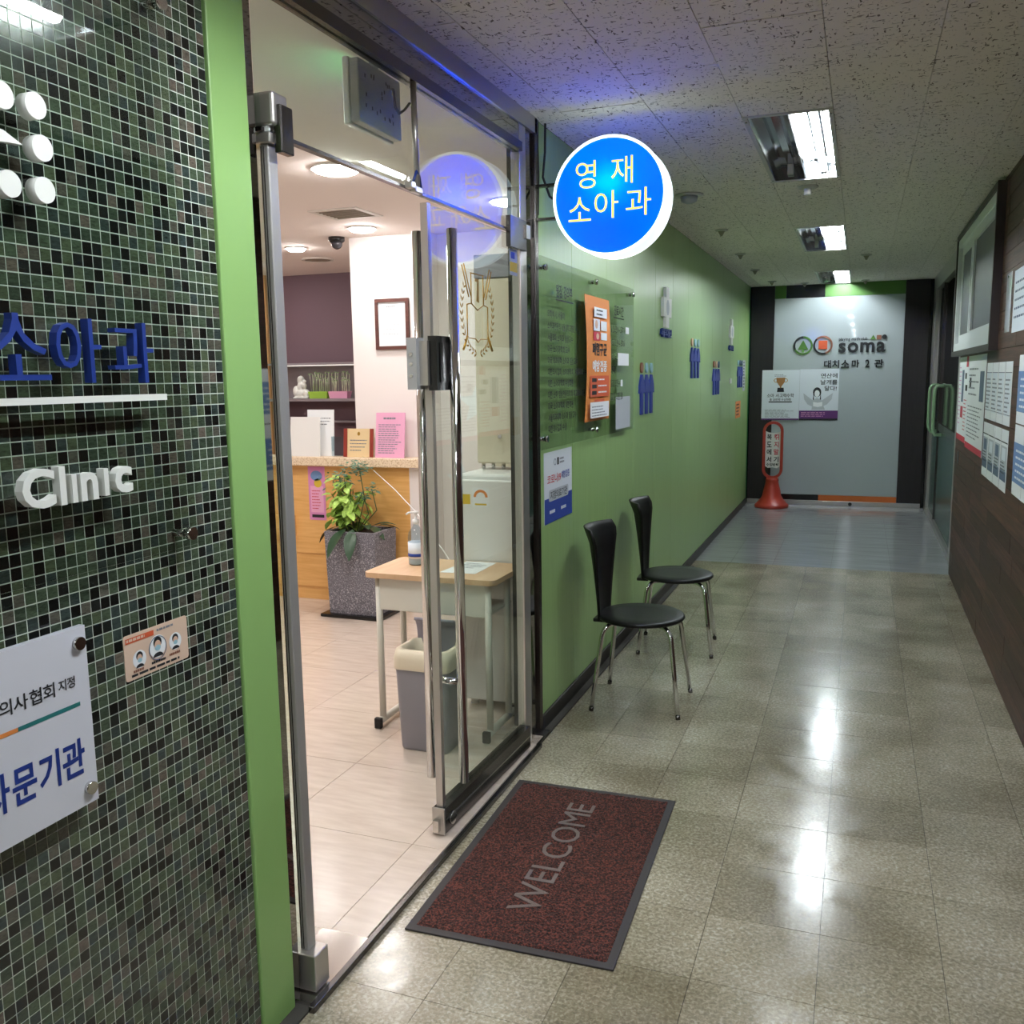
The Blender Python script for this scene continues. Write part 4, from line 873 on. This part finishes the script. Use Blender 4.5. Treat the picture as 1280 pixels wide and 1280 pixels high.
# emergency sign box seen from behind
eb = thing('exit_sign_box', (-1.35, 2.49, 2.22), 'grey metal back of an exit sign hanging inside the transom glass', 'sign')
MB().bbox(-1.365, -1.335, 2.365, 2.615, 2.225, 2.395, .004).build('back_case', 'box_grey', eb); MB().bbox(-1.385, -1.365, 2.36, 2.62, 2.22, 2.4, .004).build('front_case', 'white_plastic', eb); MB().box(-1.387, -1.385, 2.375, 2.605, 2.235, 2.385).build('lit_face', 'exit_green', eb)
hs = MB(); rr = random.Random(5)
for k in range(22): hs.slab((-1.335, rr.uniform(2.4, 2.58), rr.uniform(2.25, 2.37)), LU, Z_, -.003, .003, -.005, .005, .0006)
hs.build('vent_slots', 'fitting_black', eb); MB().box(-1.36, -1.345, 2.47, 2.5, 2.395, CZ).build('hanger', 'box_grey', eb)
MB().tube([(-1.334, 2.55, 2.36), (-1.315, 2.53, 2.35), (-1.31, 2.53, 2.30), (-1.313, 2.56, 2.29), (-1.316, 2.6, 2.31), (-1.318, 2.64, 2.34)], .004, 8).build('cord', 'cable', eb)

# ------------------------------------------------------------------ glass front: transom, posts, door leaves
tf = thing('window_2', (XL, 2.6, 2.04), 'clear transom glass with a dark header tube over the clinic doors', 'window', kind='structure')
MB().box(XL - .006, XL + .004, 1.745, 3.36, 2.052, 2.345).build('pane', 'pane', tf)
MB().box(XL - .02, XL + .02, 1.74, 3.36, 2.345, 2.378).build('header_tube', 'steel_dark', tf)
MB().box(XL - .006, XL + .004, 1.745, 3.36, 2.378, 2.45).build('clerestory_pane', 'mirror_steel', tf)
MB().box(XL - .04, XL + .012, 1.705, 3.56, 2.45, 2.51).build('top_trim', 'steel', tf)
MB().tube([(XL + .012, 2.485, 2.05), (XL + .012, 2.475, 2.345)], .009, 10).build('vertical_bar', 'steel', tf)
MB().box(XL - .01, XL + .008, 1.745, 3.36, 2.044, 2.0525).build('edge_strip', 'steel_dark', tf)
lc = MB(); lc.bbox(XL + .004, XL + .028, 2.415, 2.445, 2.045, 2.065, .003); lc.bbox(XL + .004, XL + .024, 2.45, 2.5, 2.04, 2.058, .003); lc.build('door_sensor', 'steel', tf)
MB().tube([(XL + .015, 2.45, 2.065), (XL + .018, 2.47, 2.1), (XL + .016, 2.49, 2.09), (XL + .016, 2.5, 2.06)], .004, 8).build('sensor_wire', 'navy', tf)
pj = thing('trim_6', (XL, 1.72, 0), 'mirror-bright steel jamb beside the green pillar', 'trim', kind='structure'); MB().box(XL - .03, XL, 1.706, 1.735, FZ, 2.45).build('jamb_strip', 'mirror_steel', pj)
jr = thing('trim_7', (XL, 3.46, 0), 'steel double post between glass door and green wall', 'trim', kind='structure')
MB().bbox(XL - .03, XL + .006, 3.365, 3.435, FZ, 2.45, .003).build('post', 'steel', jr); MB().box(XL - .03, XL - .004, 3.435, 3.45, FZ, 2.45).build('joint', 'fitting_black', jr)
MB().box(XL - .02, XL, 3.45, 3.525, FZ, 2.45).build('reflective_strip', 'mirror_steel', jr); MB().bbox(XL - .03, XL + .012, 3.525, 3.56, FZ, 2.51, .003).build('edge_post', 'steel_dark', jr)
# closed right leaf, hinged at the right post and slightly ajar inward
ang = math.atan2(.022, .78); DU = Vector((-math.sin(ang), -math.cos(ang), 0)); DNv = Vector((math.cos(ang), -math.sin(ang), 0))   # from hinge to free edge; towards corridor
HP = Vector((XL + .004, 3.358, 0)); dw = .775
def dp(u, n, z): return HP + DU * u + DNv * n + Z_ * z
def dbox(mb, u0, u1, n0, n1, z0, z1):
    b = len(mb.v)
    for z in (z0, z1):
        for (u, n) in ((u0, n0), (u1, n0), (u1, n1), (u0, n1)): mb.v.append(tuple(dp(u, n, z)))
    for q in ((0, 3, 2, 1), (4, 5, 6, 7), (0, 1, 5, 4), (1, 2, 6, 5), (2, 3, 7, 6), (3, 0, 4, 7)): mb.face([b + i for i in q])
    return mb
dl = thing('door_1', HP, 'closed glass door leaf with full height steel pull bar', 'door', kind='structure')
dbox(MB(), .02, dw - .018, -.006, .004, .105, 2.035).build('glass', 'pane', dl)
dbox(MB(), dw - .02, dw, -.012, .012, .105, 2.035).build('stile', 'steel', dl)
br = dbox(MB(), .0, dw + .005, -.022, .022, FZ + .006, .105).build('bottom_rail', 'steel_dark', dl)
dbox(MB(), .0, dw, .022, .0235, .062, .066).build('rail_groove', 'steel_bright', br); dbox(MB(), dw + .005, dw + .012, -.022, .022, FZ + .004, .107).build('rail_end', 'steel', br)
MB().disc(dp(dw - .05, .0235, .052), -DU, Z_, .022, .003).build('floor_lock', 'steel_bright', br); dbox(MB(), dw + .012, dw + .03, -.012, .008, .03, .07).build('lock_cylinder', 'steel_bright', br)
dbox(MB(), -.02, .14, .004, .022, 1.985, 2.095).build('patch_fitting', 'steel_dark', dl); dbox(MB(), -.04, -.001, .022, .03, 2.03, 2.08).build('patch_plate', 'steel', dl)
MB().tube([dp(.705, .058, .175), dp(.705, .058, 1.965)], .0165, 16).build('pull_bar', 'chrome', dl); MB().tube([dp(.705, -.062, .175), dp(.705, -.062, 1.965)], .0165, 16).build('pull_bar', 'steel_bright', dl)
for zz in (.52, 1.56):
    MB().tube([dp(.705, -.06, zz), dp(.705, .058, zz)], .011, 12).build('bar_bracket', 'chrome', dl)
lkk = thing('door_lock', dp(dw + .01, 0, 1.48), 'black and silver digital lock clamped on the glass door edge', 'door lock')
dbox(MB(), dw - .06, dw + .05, -.045, -.012, 1.478, 1.635).build('inner_case', 'box_grey', lkk); dbox(MB(), dw + .012, dw + .032, -.012, .016, 1.49, 1.625).build('strike_body', 'steel', lkk)
k = dbox(MB(), dw - .075, dw + .02, .0125, .042, 1.475, 1.64).build('outer_case', 'black_plastic', lkk); dbox(MB(), dw - .065, dw + .0, .042, .045, 1.5, 1.62).build('keypad', 'black_gloss', lkk)
for zz in (1.585, 1.555, 1.52): MB().tube([dp(dw + .05, -.03, zz), dp(dw + .054, -.03, zz)], .006, 10).build('bolt', 'chrome', lkk)
sk_ = MB().poly(dp(.075, .0046, 1.935), -DU, Z_, rounded(.075, .095, .004), .0006).build('sticker', 'ink_light'); tag(sk_, 'small blue and yellow security sticker on the glass door', 'sticker'); O = dp(.075, .0052, 1.935)
rect('print_band', O, -DU, Z_, -.036, .036, -.035, -.0, 'yellow_print', sk_); rect('print_block', O, -DU, Z_, -.025, .012, .012, .036, 'blue_print', sk_)
# gold crest printed on the glass
cr = thing('door_crest', dp(.41, .005, 1.58), 'gold outlined shield crest with laurel printed on the glass door', 'emblem')
O = dp(.405, .0046, 1.735); CU = -DU; wS, hS = .30, .30
def stroke(pts, wd=.004, m_='gold', nm='crest_line'):
    mb = MB(); P = [O + CU * a + Z_ * b for a, b in pts]
    mb.tube(P, wd / 2, 5); return mb.build(nm, m_, cr)
stroke([(-.085, .02), (-.085, -.09), (-.02, -.092), (0, -.103), (.02, -.092), (.085, -.09), (.085, .02), (.05, .025), (.0, .005), (-.05, .025), (-.085, .02)], nm='shield')
stroke([(-.05, .125), (-.05, .025)]); stroke([(.05, .125), (.05, .025)]); stroke([(-.055, .125), (.055, .125)])
blob('torch', O, CU, Z_, [(-.01, .035), (.012, .03), (.012, .11), (-.02, .11), (-.02, .1), (-.002, .1)], 'gold', cr)
stroke([(-.12, .145), (-.07, .045)]); stroke([(-.105, .15), (-.055, .05)]); stroke([(.12, .145), (.07, .045)]); stroke([(.105, .15), (.055, .05)]); stroke([(-.085, -.085), (-.12, -.13)], .008); stroke([(.085, -.085), (.12, -.13)], .008)
for s in (-1, 1):
    lf = MB()
    for k in range(13):
        a = -math.pi / 2 + s * (.12 + k * .165); c = (math.cos(a) * .128, math.sin(a) * .142 + .0)
        tdir = (-math.sin(a) * s, math.cos(a) * s)
        for q in (-1, 1):
            ca, sa = math.cos(.6 * q), math.sin(.6 * q); d = (tdir[0] * ca - tdir[1] * sa, tdir[0] * sa + tdir[1] * ca)
            lf.poly(O, CU, Z_, [(c[0], c[1]), (c[0] + d[0] * .012 - d[1] * .004, c[1] + d[1] * .012 + d[0] * .004), (c[0] + d[0] * .024, c[1] + d[1] * .024), (c[0] + d[0] * .012 + d[1] * .004, c[1] + d[1] * .012 - d[0] * .004)][::-1], .0004)
    lf.build('laurel', 'gold', cr)
# opened left leaf, swung into the room beside the pillar
d3 = thing('door_3', (XL - .02, 1.76, 0), 'glass door leaf swung open into the clinic beside the green pillar', 'door', kind='structure')
MB().box(-2.03, -1.245, 1.774, 1.784, .115, 2.03).build('glass', 'pane', d3); MB().bbox(-1.247, -1.224, 1.762, 1.796, .115, 2.02, .003).build('stile', 'aluminium', d3); MB().box(-2.05, -2.03, 1.764, 1.794, .115, 2.02).build('stile', 'aluminium', d3)
for xx in (-1.242, -1.236): MB().box(xx - .001, xx + .001, 1.7605, 1.7622, .12, 2.015).build('stile_groove', 'steel_dark', d3)
MB().bbox(-2.05, -1.195, 1.746, 1.806, FZ + .008, .115, .003).build('bottom_rail', 'steel', d3); MB().bbox(-1.40, -1.212, 1.752, 1.806, 2.02, 2.042, .003).build('patch_fitting', 'steel', d3); MB().bbox(-1.40, -1.2, 1.75, 1.808, 2.055, 2.125, .006).build('pivot_housing', 'steel', d3)
MB().bbox(-1.21, -1.19, 1.765, 1.812, 2.0, 2.1, .003).build('pivot_plate', 'steel_dark', d3); MB().bbox(-1.3, -1.215, 1.756, 1.762, 2.043, 2.085, .002).build('patch_cover', 'pvc_white', d3)

# ------------------------------------------------------------------ door mat
mt = thing('door_mat', (-.845, 2.585, 0), 'reddish brown WELCOME door mat with a dark rubber border', 'door mat'); mt.rotation_euler.z = math.radians(1.6)
MB().bbox(-1.14, -.55, 2.087, 3.082, .0005, .006, .002).build('rubber_base', 'mat_border', mt)
pm = MB(); nx, ny = 96, 166
x0, x1, y0, y1 = -1.117, -.573, 2.11, 3.059
for j in range(ny + 1):
    for i in range(nx + 1): pm.v.append((x0 + (x1 - x0) * i / nx, y0 + (y1 - y0) * j / ny, .0062 + (random.uniform(.001, .0055) if 0 < i < nx and 0 < j < ny else -.001)))
for j in range(ny):
    for i in range(nx): a = j * (nx + 1) + i; pm.face((a, a + 1, a + nx + 2, a + nx + 1), True)
tag(pm.build('pile', 'mat_pile', mt), kind='stuff')
text('lettering', 'WELCOME', (-.855, 2.60, .0108), Y_, -X_, .69, .095, 'mat_letter', mt, .0012, 0., 0)

# ------------------------------------------------------------------ chairs
def make_chair(label):
    c = Vector((-.913, 4.07, 0)); t = thing('chair', c, label, 'chair', 'black chairs by the green wall')
    sz = .425; R0 = .2
    MB().lathe((c.x, c.y, sz - .026), [(R0 - .03, 0), (R0 - .006, .004), (R0, .012), (R0 - .003, .021), (R0 - .012, .026), (R0 * .6, .0245), (.02, .024)], 44).build('seat', 'chair_black', t)
    bk = MB(); nu, nv = 16, 12; th = .012
    for side in (0, 1):
        for j in range(nv + 1):
            v = j / nv; z = sz - .03 + v * .435; half = .098 + .11 * v ** 1.15
            if v > .93: half -= (v - .93) * .35
            for i in range(nu + 1):
                u = -1 + 2 * i / nu
                y = u * half
                xx = -.195 - .055 * v ** 1.3 + .075 * (u * u) * (.35 + .65 * v) * (half / .19) + (.018 * max(0, v - .85) / .15 * -1)
                nrm = Vector((1, -.8 * u * (half / .19), 0)).normalized()
                pt = Vector((c.x + xx, c.y + y, z)) + (nrm * th if side else Vector((0, 0, 0)))
                bk.v.append(tuple(pt))
    m_ = nu + 1; S = m_ * (nv + 1)
    for j in range(nv):
        for i in range(nu):
            a = j * m_ + i; bk.face((a, a + m_, a + m_ + 1, a + 1), True); a += S; bk.face((a, a + 1, a + m_ + 1, a + m_), True)
    for i in range(nu):
        a = i; bk.face((a, a + 1, S + a + 1, S + a), True); a = nv * m_ + i; bk.face((a, S + a, S + a + 1, a + 1), True)
    for j in range(nv):
        a = j * m_; bk.face((a, S + a, S + a + m_, a + m_), True); a = j * m_ + nu; bk.face((a, a + m_, S + a + m_, S + a), True)
    bk.build('backrest', 'chair_black', t)
    MB().bbox(c.x - .215, c.x - .15, c.y - .06, c.y + .06, sz - .045, sz - .028, .004).build('back_bracket', 'fitting_black', t)
    for (fx_, fy_) in ((-.185, -.2), (-.2, .19), (.21, -.185), (.2, .19)):
        f = Vector((c.x + fx_, c.y + fy_, 0)); k_ = Vector((c.x + fx_ * .78, c.y + fy_ * .72, sz - .05)); i_ = Vector((c.x + fx_ * .3, c.y + fy_ * .3, sz - .033))
        pts = [f]
        up = f.lerp(k_, .9); pts += [f.lerp(k_, .5), up]
        e = k_.lerp(i_, .35); e.z = sz - .033
        for q in range(1, 6):
            s = q / 6; pts.append(up.lerp(k_, s).lerp(k_.lerp(e, s), s))
        pts += [e, i_]
        lg = MB().tube(pts, .0103, 12).build('leg', 'chrome', t)
        MB().tube([f + Vector((0, 0, 0)), f.lerp(k_, .05)], .0108, 12).build('foot_cap', 'steel_dark', lg)
    return t
ch = make_chair('nearer black chair with chrome legs against the green wall')
c2 = copy_tree(ch); c2.location.y += .925; c2.location.x -= .008; c2.rotation_euler.z = math.radians(4); c2['label'] = 'farther black chair with chrome legs against the green wall'

# ------------------------------------------------------------------ red standing sign at the end of the corridor
rs = thing('standing_sign', (-.914, 10.80, 0), 'red plastic standing sign in front of the end wall', 'sign')
c = (-.914, 10.80, 0); rsx = (-.914, 10.80)
MB().lathe(c, [(.185, 0), (.19, .012), (.188, .035), (.17, .045), (.15, .07), (.125, .10), (.105, .135), (.095, .2), (.08, .25), (.07, .3), (.075, .31), (.07, .325), (.06, .34)], 36).build('base', 'red_plastic', rs)
fo = Vector((c[0], c[1] + .02, .655)); outer = rounded(.225, .655, .11, 10); inner = rounded(.165, .595, .08, 10)
fb = MB(); b = 0; n = len(outer)
for k in (0, .05):
    for pts in (outer, inner):
        for (a, z) in pts: fb.v.append(tuple(fo + X_ * a + Z_ * z + Vector((0, -k, 0))))
for i in range(n):
    j = (i + 1) % n; Oa, Ia, Ob, Ib = 0, n, 2 * n, 3 * n
    fb.face((Ob + i, Ob + j, Ib + j, Ib + i)); fb.face((Oa + i, Ia + i, Ia + j, Oa + j)); fb.face((Oa + i, Oa + j, Ob + j, Ob + i), True); fb.face((Ia + i, Ib + i, Ib + j, Ia + j), True)
fb.build('hoop_frame', 'red_plastic', rs)
bd = [(-.0825, -.18), (-.05, -.205), (0, -.195), (.05, -.205), (.0825, -.18), (.0825, .215), (.05, .2), (0, .195), (-.05, .2), (-.0825, .215)]
MB().poly(fo, X_, Z_, bd, .03).build('board', 'white_plastic', rs)
O = fo + Vector((0, -.03, 0))
for k in range(4):
    text('lettering', '복도에서'[k], O + X_ * -.04 + Z_ * (.15 - .085 * k), X_, Z_, .052, .066, 'ink', rs, bold=.025)
    text('lettering', '뛰지말기'[k], O + X_ * .038 + Z_ * (.15 - .085 * k), X_, Z_, .052, .066, 'red_print' if k < 3 else 'ink', rs, bold=.02)
text('lettering', '수업방해', O + Z_ * -.165, X_, Z_, .135, .034, 'ink', rs, bold=.02)

# ------------------------------------------------------------------ clinic furniture near the door
# school desk
sd = thing('school_desk', (-1.66, 3.53, FZ), 'small school desk with a wood top and cream metal frame', 'desk')
tx0, tx1, ty0, ty1, tz = -1.955, -1.352, 3.345, 3.705, .70
MB().poly(((tx0 + tx1) / 2, (ty0 + ty1) / 2, tz - .022), X_, Y_, rounded(tx1 - tx0, ty1 - ty0, .03), .022).build('desk_top', 'desk_wood', sd)
MB().bbox(-1.9, -1.4, 3.375, 3.385, .535, .678, .003).build('front_apron', 'enamel_cream', sd); MB().box(-1.9, -1.4, 3.385, 3.66, .535, .545).build('tray_floor', 'enamel_cream', sd)
for xx in (-1.903, -1.397):
    for yy in (3.385, 3.6): MB().tube([(xx, yy, .045), (xx, yy, .678)], .0145, 14).build('leg', 'enamel_cream', sd)
    ft = MB().tube([(xx, 3.345, .042), (xx, 3.665, .042)], .0155, 14).build('foot_bar', 'enamel_cream', sd)
    for yy in (3.337, 3.663): MB().bbox(xx - .0165, xx + .0165, yy - .006, yy + .016, FZ + .001, .06, .004).build('end_cap', 'rubber', ft)
# sanitizer bottle
sb = thing('sanitizer_bottle', (-1.81, 3.57, tz), 'clear pump bottle of hand sanitizer on the school desk', 'bottle')
MB().lathe((-1.81, 3.57, tz + .0005), [(.034, 0), (.037, .004), (.037, .125), (.033, .145), (.018, .165), (.013, .172), (.013, .18)], 26).build('bottle', 'clear_plastic', sb)
MB().lathe((-1.81, 3.57, tz + .002), [(.033, 0), (.0345, .004), (.0345, .1)], 22).build('gel', 'sanitizer', sb)
MB().lathe((-1.81, 3.57, tz + .03), [(.0376, 0), (.0376, .07)], 26).build('wrap_label', 'paper_cool', sb); MB().lathe((-1.81, 3.57, tz + .03), [(.0379, .008), (.0379, .022)], 26).build('label_band', 'blue_print', sb)
pmp = MB().lathe((-1.81, 3.57, tz + .18), [(.015, 0), (.015, .02), (.006, .022), (.006, .045), (.012, .047), (.012, .056)], 16).build('pump', 'white_plastic', sb)
MB().tube([(-1.81, 3.57, tz + .232), (-1.84, 3.56, tz + .23), (-1.85, 3.555, tz + .222)], .0045, 8).build('spout', 'white_plastic', pmp)
dp_ = MB().poly((-1.555, 3.59, tz + .0004), X_, Y_, [(-.085, -.15), (.075, -.14), (.075, .1), (-.065, .1)], .0006).build('paper_sheet', 'paper'); tag(dp_, 'white printed sheet lying on the school desk', 'paper')
lines((-1.555, 3.59, tz + .001), X_, Y_, -.05, .06, .06, 4, .03, .01, 'ink_grey', dp_, seed=121)
# waste bin
wbn = thing('waste_bin', (-1.6, 3.28, FZ), 'grey waste bin with a cream rim and raised swing lid, under the school desk', 'waste bin')
def loft(mb, rings, cap=(True, True)):
    n = len(rings[0][1]); b = len(mb.v)
    for (z, pts) in rings: mb.v += [(x, y, z) for x, y in pts]
    for k in range(len(rings) - 1):
        for i in range(n): j = (i + 1) % n; mb.face((b + k * n + i, b + k * n + j, b + (k + 1) * n + j, b + (k + 1) * n + i), True)
    if cap[0]: mb.face([b + n - 1 - i for i in range(n)])
    if cap[1]: mb.face([b + (len(rings) - 1) * n + i for i in range(n)])
    return mb
bc = (-1.605, 3.262)
def rr_(w_, l_, r, z, dy=0): return (z, [(bc[0] + a, bc[1] + b + dy) for a, b in rounded(w_, l_, r)])
loft(MB(), [rr_(.205, .17, .025, FZ + .001), rr_(.212, .178, .025, FZ + .012), rr_(.238, .205, .03, .365)], (True, False)).build('bin_body', 'grey_plastic', wbn)
loft(MB(), [rr_(.246, .213, .032, .355), rr_(.25, .218, .034, .36), rr_(.25, .218, .034, .40), rr_(.236, .205, .04, .435), rr_(.2, .17, .04, .437), rr_(.2, .17, .04, .36)], (False, False)).build('rim', 'cream_rim', wbn)
lidm = MB(); nl = 10
for k_ in range(nl + 1):
    a = math.radians(-8 + 100 * k_ / nl); 
    for xx in (-.1, .1):
        lidm.v.append((bc[0] + xx * (1 - .12 * k_ / nl), bc[1] + .085 - .05 * (1 - math.cos(a)), .37 + .155 * math.sin(a)))
for k_ in range(nl): lidm.face((2 * k_, 2 * k_ + 1, 2 * k_ + 3, 2 * k_ + 2), True)
lo = lidm.build('swing_lid', 'grey_lid', wbn); so2 = lo.modifiers.new('thick', 'SOLIDIFY'); so2.thickness = .012
# white refrigerator and cream cabinet
rf = thing('small_refrigerator', (-1.5, 3.9, FZ), 'white small refrigerator with an energy label behind the school desk', 'refrigerator')
MB().bbox(-1.67, -1.365, 3.735, 4.08, .04, 1.09, .012).build('body', 'white_plastic', rf); MB().bbox(-1.665, -1.37, 3.716, 3.733, .05, 1.065, .006).build('door', 'white_plastic', rf)
for xx in (-1.63, -1.4):
    for yy in (3.77, 4.04): MB().lathe((xx, yy, FZ), [(.018, 0), (.018, .028)], 14).build('foot', 'enamel_cream', rf)
O = Vector((-1.56, 3.716, 1.0)); rect('energy_label', O, X_, Z_, -.04, .04, -.055, .03, 'paper', rf); MB().ring(O + Z_ * -.012, X_, Z_, .022, .034, .0006, .0008, 20, 0, math.pi).build('energy_dial', 'orange', rf); rect('energy_bar', O, X_, Z_, -.028, .028, -.048, -.04, 'yellow_print', rf, .001); rect('energy_label', O, X_, Z_, -.095, -.05, -.045, .0, 'yellow_print', rf)
cb = thing('cream_cabinet', (-1.5, 4.0, 1.09), 'tall narrow cream cabinet on short chrome legs on the refrigerator', 'cabinet')
MB().bbox(-1.66, -1.38, 3.93, 4.06, 1.118, 1.955, .004).build('body', 'cream', cb); MB().bbox(-1.655, -1.385, 3.912, 3.93, 1.125, 1.95, .003).build('door', 'cream', cb); MB().disc((-1.54, 3.912, 1.245), X_, Z_, .009, .008).build('lock', 'chrome', cb)
for xx in (-1.64, -1.59, -1.54, -1.49): MB().tube([(xx, 3.95, 1.0905), (xx, 3.95, 1.119)], .009, 10).build('leg', 'chrome', cb)
MB().bbox(-1.66, -1.38, 3.92, 4.06, 1.957, 2.06, .004).build('storage_box', 'grey_plastic'); tag(bpy.data.objects['storage_box'], 'grey box lying on top of the cream cabinet', 'box')
# stack of cartons behind the right post
for k, (z0, z1, m_) in enumerate(((FZ, .45, 'cream'), (.4505, .78, 'peach'), (.7805, 1.1, 'cream'), (1.1005, 1.42, 'peach'))):
    o = MB().bbox(-1.9, -1.56, 4.75, 5.1, z0, z1, .003).build('carton', m_); tag(o, '%s plain carton in the stack by the partition' % ('bottom', 'second', 'third', 'top')[k], 'box', 'stacked cartons')

# ------------------------------------------------------------------ terrazzo planter with plants
pl = thing('potted_plant', (-2.97, 5.08, FZ), 'leafy plants in a tall grey terrazzo planter by the reception desk', 'potted plant')
px0, px1, py0, py1 = -3.14, -2.80, 4.945, 5.20
MB().bbox(px0 - .05, px1 + .05, py0 - .04, py1 + .02, FZ + .0005, FZ + .022, .006).build('tray', 'black_plastic', pl)
pt = MB(); q = []
for (z, s) in ((FZ + .022, .0), (.565, .012)): q.append((z, [(px0 - s + .0, py0 - s), (px1 + s, py0 - s), (px1 + s, py1 + s), (px0 - s, py1 + s)]))
q.append((.565, [(px0 + .012, py0 + .012), (px1 - .012, py0 + .012), (px1 - .012, py1 - .012), (px0 + .012, py1 - .012)])); q.append((.52, q[-1][1]))
loft(pt, q, (True, True)); pt.sm = [False] * len(pt.f); pt.build('planter', 'terrazzo', pl)
MB().box(px0 + .013, px1 - .013, py0 + .013, py1 - .013, .521, .54).build('soil', 'soil', pl)
rnd = random.Random(11)
def leaf_mesh(l_, w_, fold, droop, material):
    mb = MB(); n = 6
    for i in range(n + 1):
        t = i / n; hw = w_ * math.sin(math.pi * min(1, t * .97 + .015)) ** .8 * .5; z = -droop * t * t
        mb.v += [(t * l_, -hw, z + fold * hw), (t * l_, 0, z), (t * l_, hw, z + fold * hw)]
    for i in range(n):
        a = 3 * i; mb.face((a, a + 3, a + 4, a + 1), True); mb.face((a + 1, a + 4, a + 5, a + 2), True)
    return mb.mesh('leaf', material)
lm = [leaf_mesh(.085, .055, .3, .02, 'leaf_light'), leaf_mesh(.07, .048, .3, .015, 'leaf_light'), leaf_mesh(.095, .06, .2, .03, 'leaf_light')]
stems = MB()
base = Vector((-3.03, 5.06, .54))
for k in range(20):
    a = rnd.uniform(0, math.tau); sp_ = rnd.uniform(.03, .135); top = base + Vector((math.cos(a) * sp_, math.sin(a) * sp_ * .8, rnd.uniform(.1, .36)))
    stems.tube([base + Vector((rnd.uniform(-.03, .03), rnd.uniform(-.03, .03), 0)), base.lerp(top, .5) + Vector((0, 0, .03)), top], .003, 6)
    for q_ in range(7):
        c_ = base.lerp(top, .45 + .55 * q_ / 6) + Vector((rnd.uniform(-.03, .03), rnd.uniform(-.03, .03), rnd.uniform(-.02, .03)))
        o = bpy.data.objects.new('leaf', rnd.choice(lm)); COL.objects.link(o); o.parent = pl; o.location = c_ - WLOC[pl]; WLOC[o] = c_
        o.rotation_euler = (rnd.uniform(-.4, .4), rnd.uniform(-.1, .7), rnd.uniform(0, math.tau)); s_ = rnd.uniform(.8, 1.15); o.scale = (s_,) * 3
dm = leaf_mesh(.2, .085, .25, .1, 'leaf_dark')
for (dx, dy, rz, ry, s_) in ((-.02, -.1, -1.9, .35, 1.0), (.03, -.1, -1.3, .55, .95), (.08, .0, -.4, -.1, .8), (.09, .05, .3, -.5, .7), (-.13, -.03, 3.2, .25, .75), (.12, .07, .9, -.2, .7), (.05, .02, -.9, -.5, .7)):
    o = bpy.data.objects.new('leaf', dm); COL.objects.link(o); o.parent = pl; c_ = base + Vector((dx + .04, dy, .04)); o.location = c_ - WLOC[pl]; WLOC[o] = c_; o.rotation_euler = (0, ry, rz); o.scale = (s_,) * 3
fern = MB()
for (cx_, cz_, rr2, n_) in ((-2.955, .97, .085, 80), (-3.1, .9, .1, 80), (-2.87, .83, .04, 22), (-2.93, .78, .05, 20)):
    stems.tube([base + Vector((.04, 0, 0)), Vector((cx_ + .02, 5.08, (cz_ + .55) / 2)), Vector((cx_, 5.06, cz_))], .0035, 6)
    for k in range(n_):
        c_ = Vector((cx_ + rnd.gauss(0, rr2 * .5), 5.06 + rnd.gauss(0, rr2 * .4), cz_ + rnd.gauss(0, rr2 * .35))); a = rnd.uniform(0, math.tau); d_ = Vector((math.cos(a), math.sin(a) * .6, rnd.uniform(-.5, .2))) * rnd.uniform(.03, .055); e_ = d_.cross(Vector((0, -.5, 1))).normalized() * .008; b = len(fern.v)
        fern.v += [tuple(c_), tuple(c_ + d_ * .5 + e_), tuple(c_ + d_), tuple(c_ + d_ * .5 - e_)]; fern.face((b, b + 1, b + 2, b + 3))
tag(fern.build('fern_fronds', 'fern', pl), kind='stuff'); stems.build('stems', 'stem', pl)
tag(MB().tube([(-2.93, 5.2, .93), (-2.7, 5.05, .83), (-2.45, 4.85, .72), (-2.1, 4.5, .55), (-1.72, 4.05, .35), (-1.68, 3.9, .3)], .003, 6).build('power_cord', 'white_plastic'), 'thin white cord strung from the counter to the refrigerator', 'cord')

# ------------------------------------------------------------------ near end of the corridor, behind the viewpoint
tag(MB().box(XL - .12, .95, YN - .15, YN, 0, 2.62).build('wall_near', 'wall_plain'), 'plain wall closing the near end of the corridor', 'wall', kind='structure')
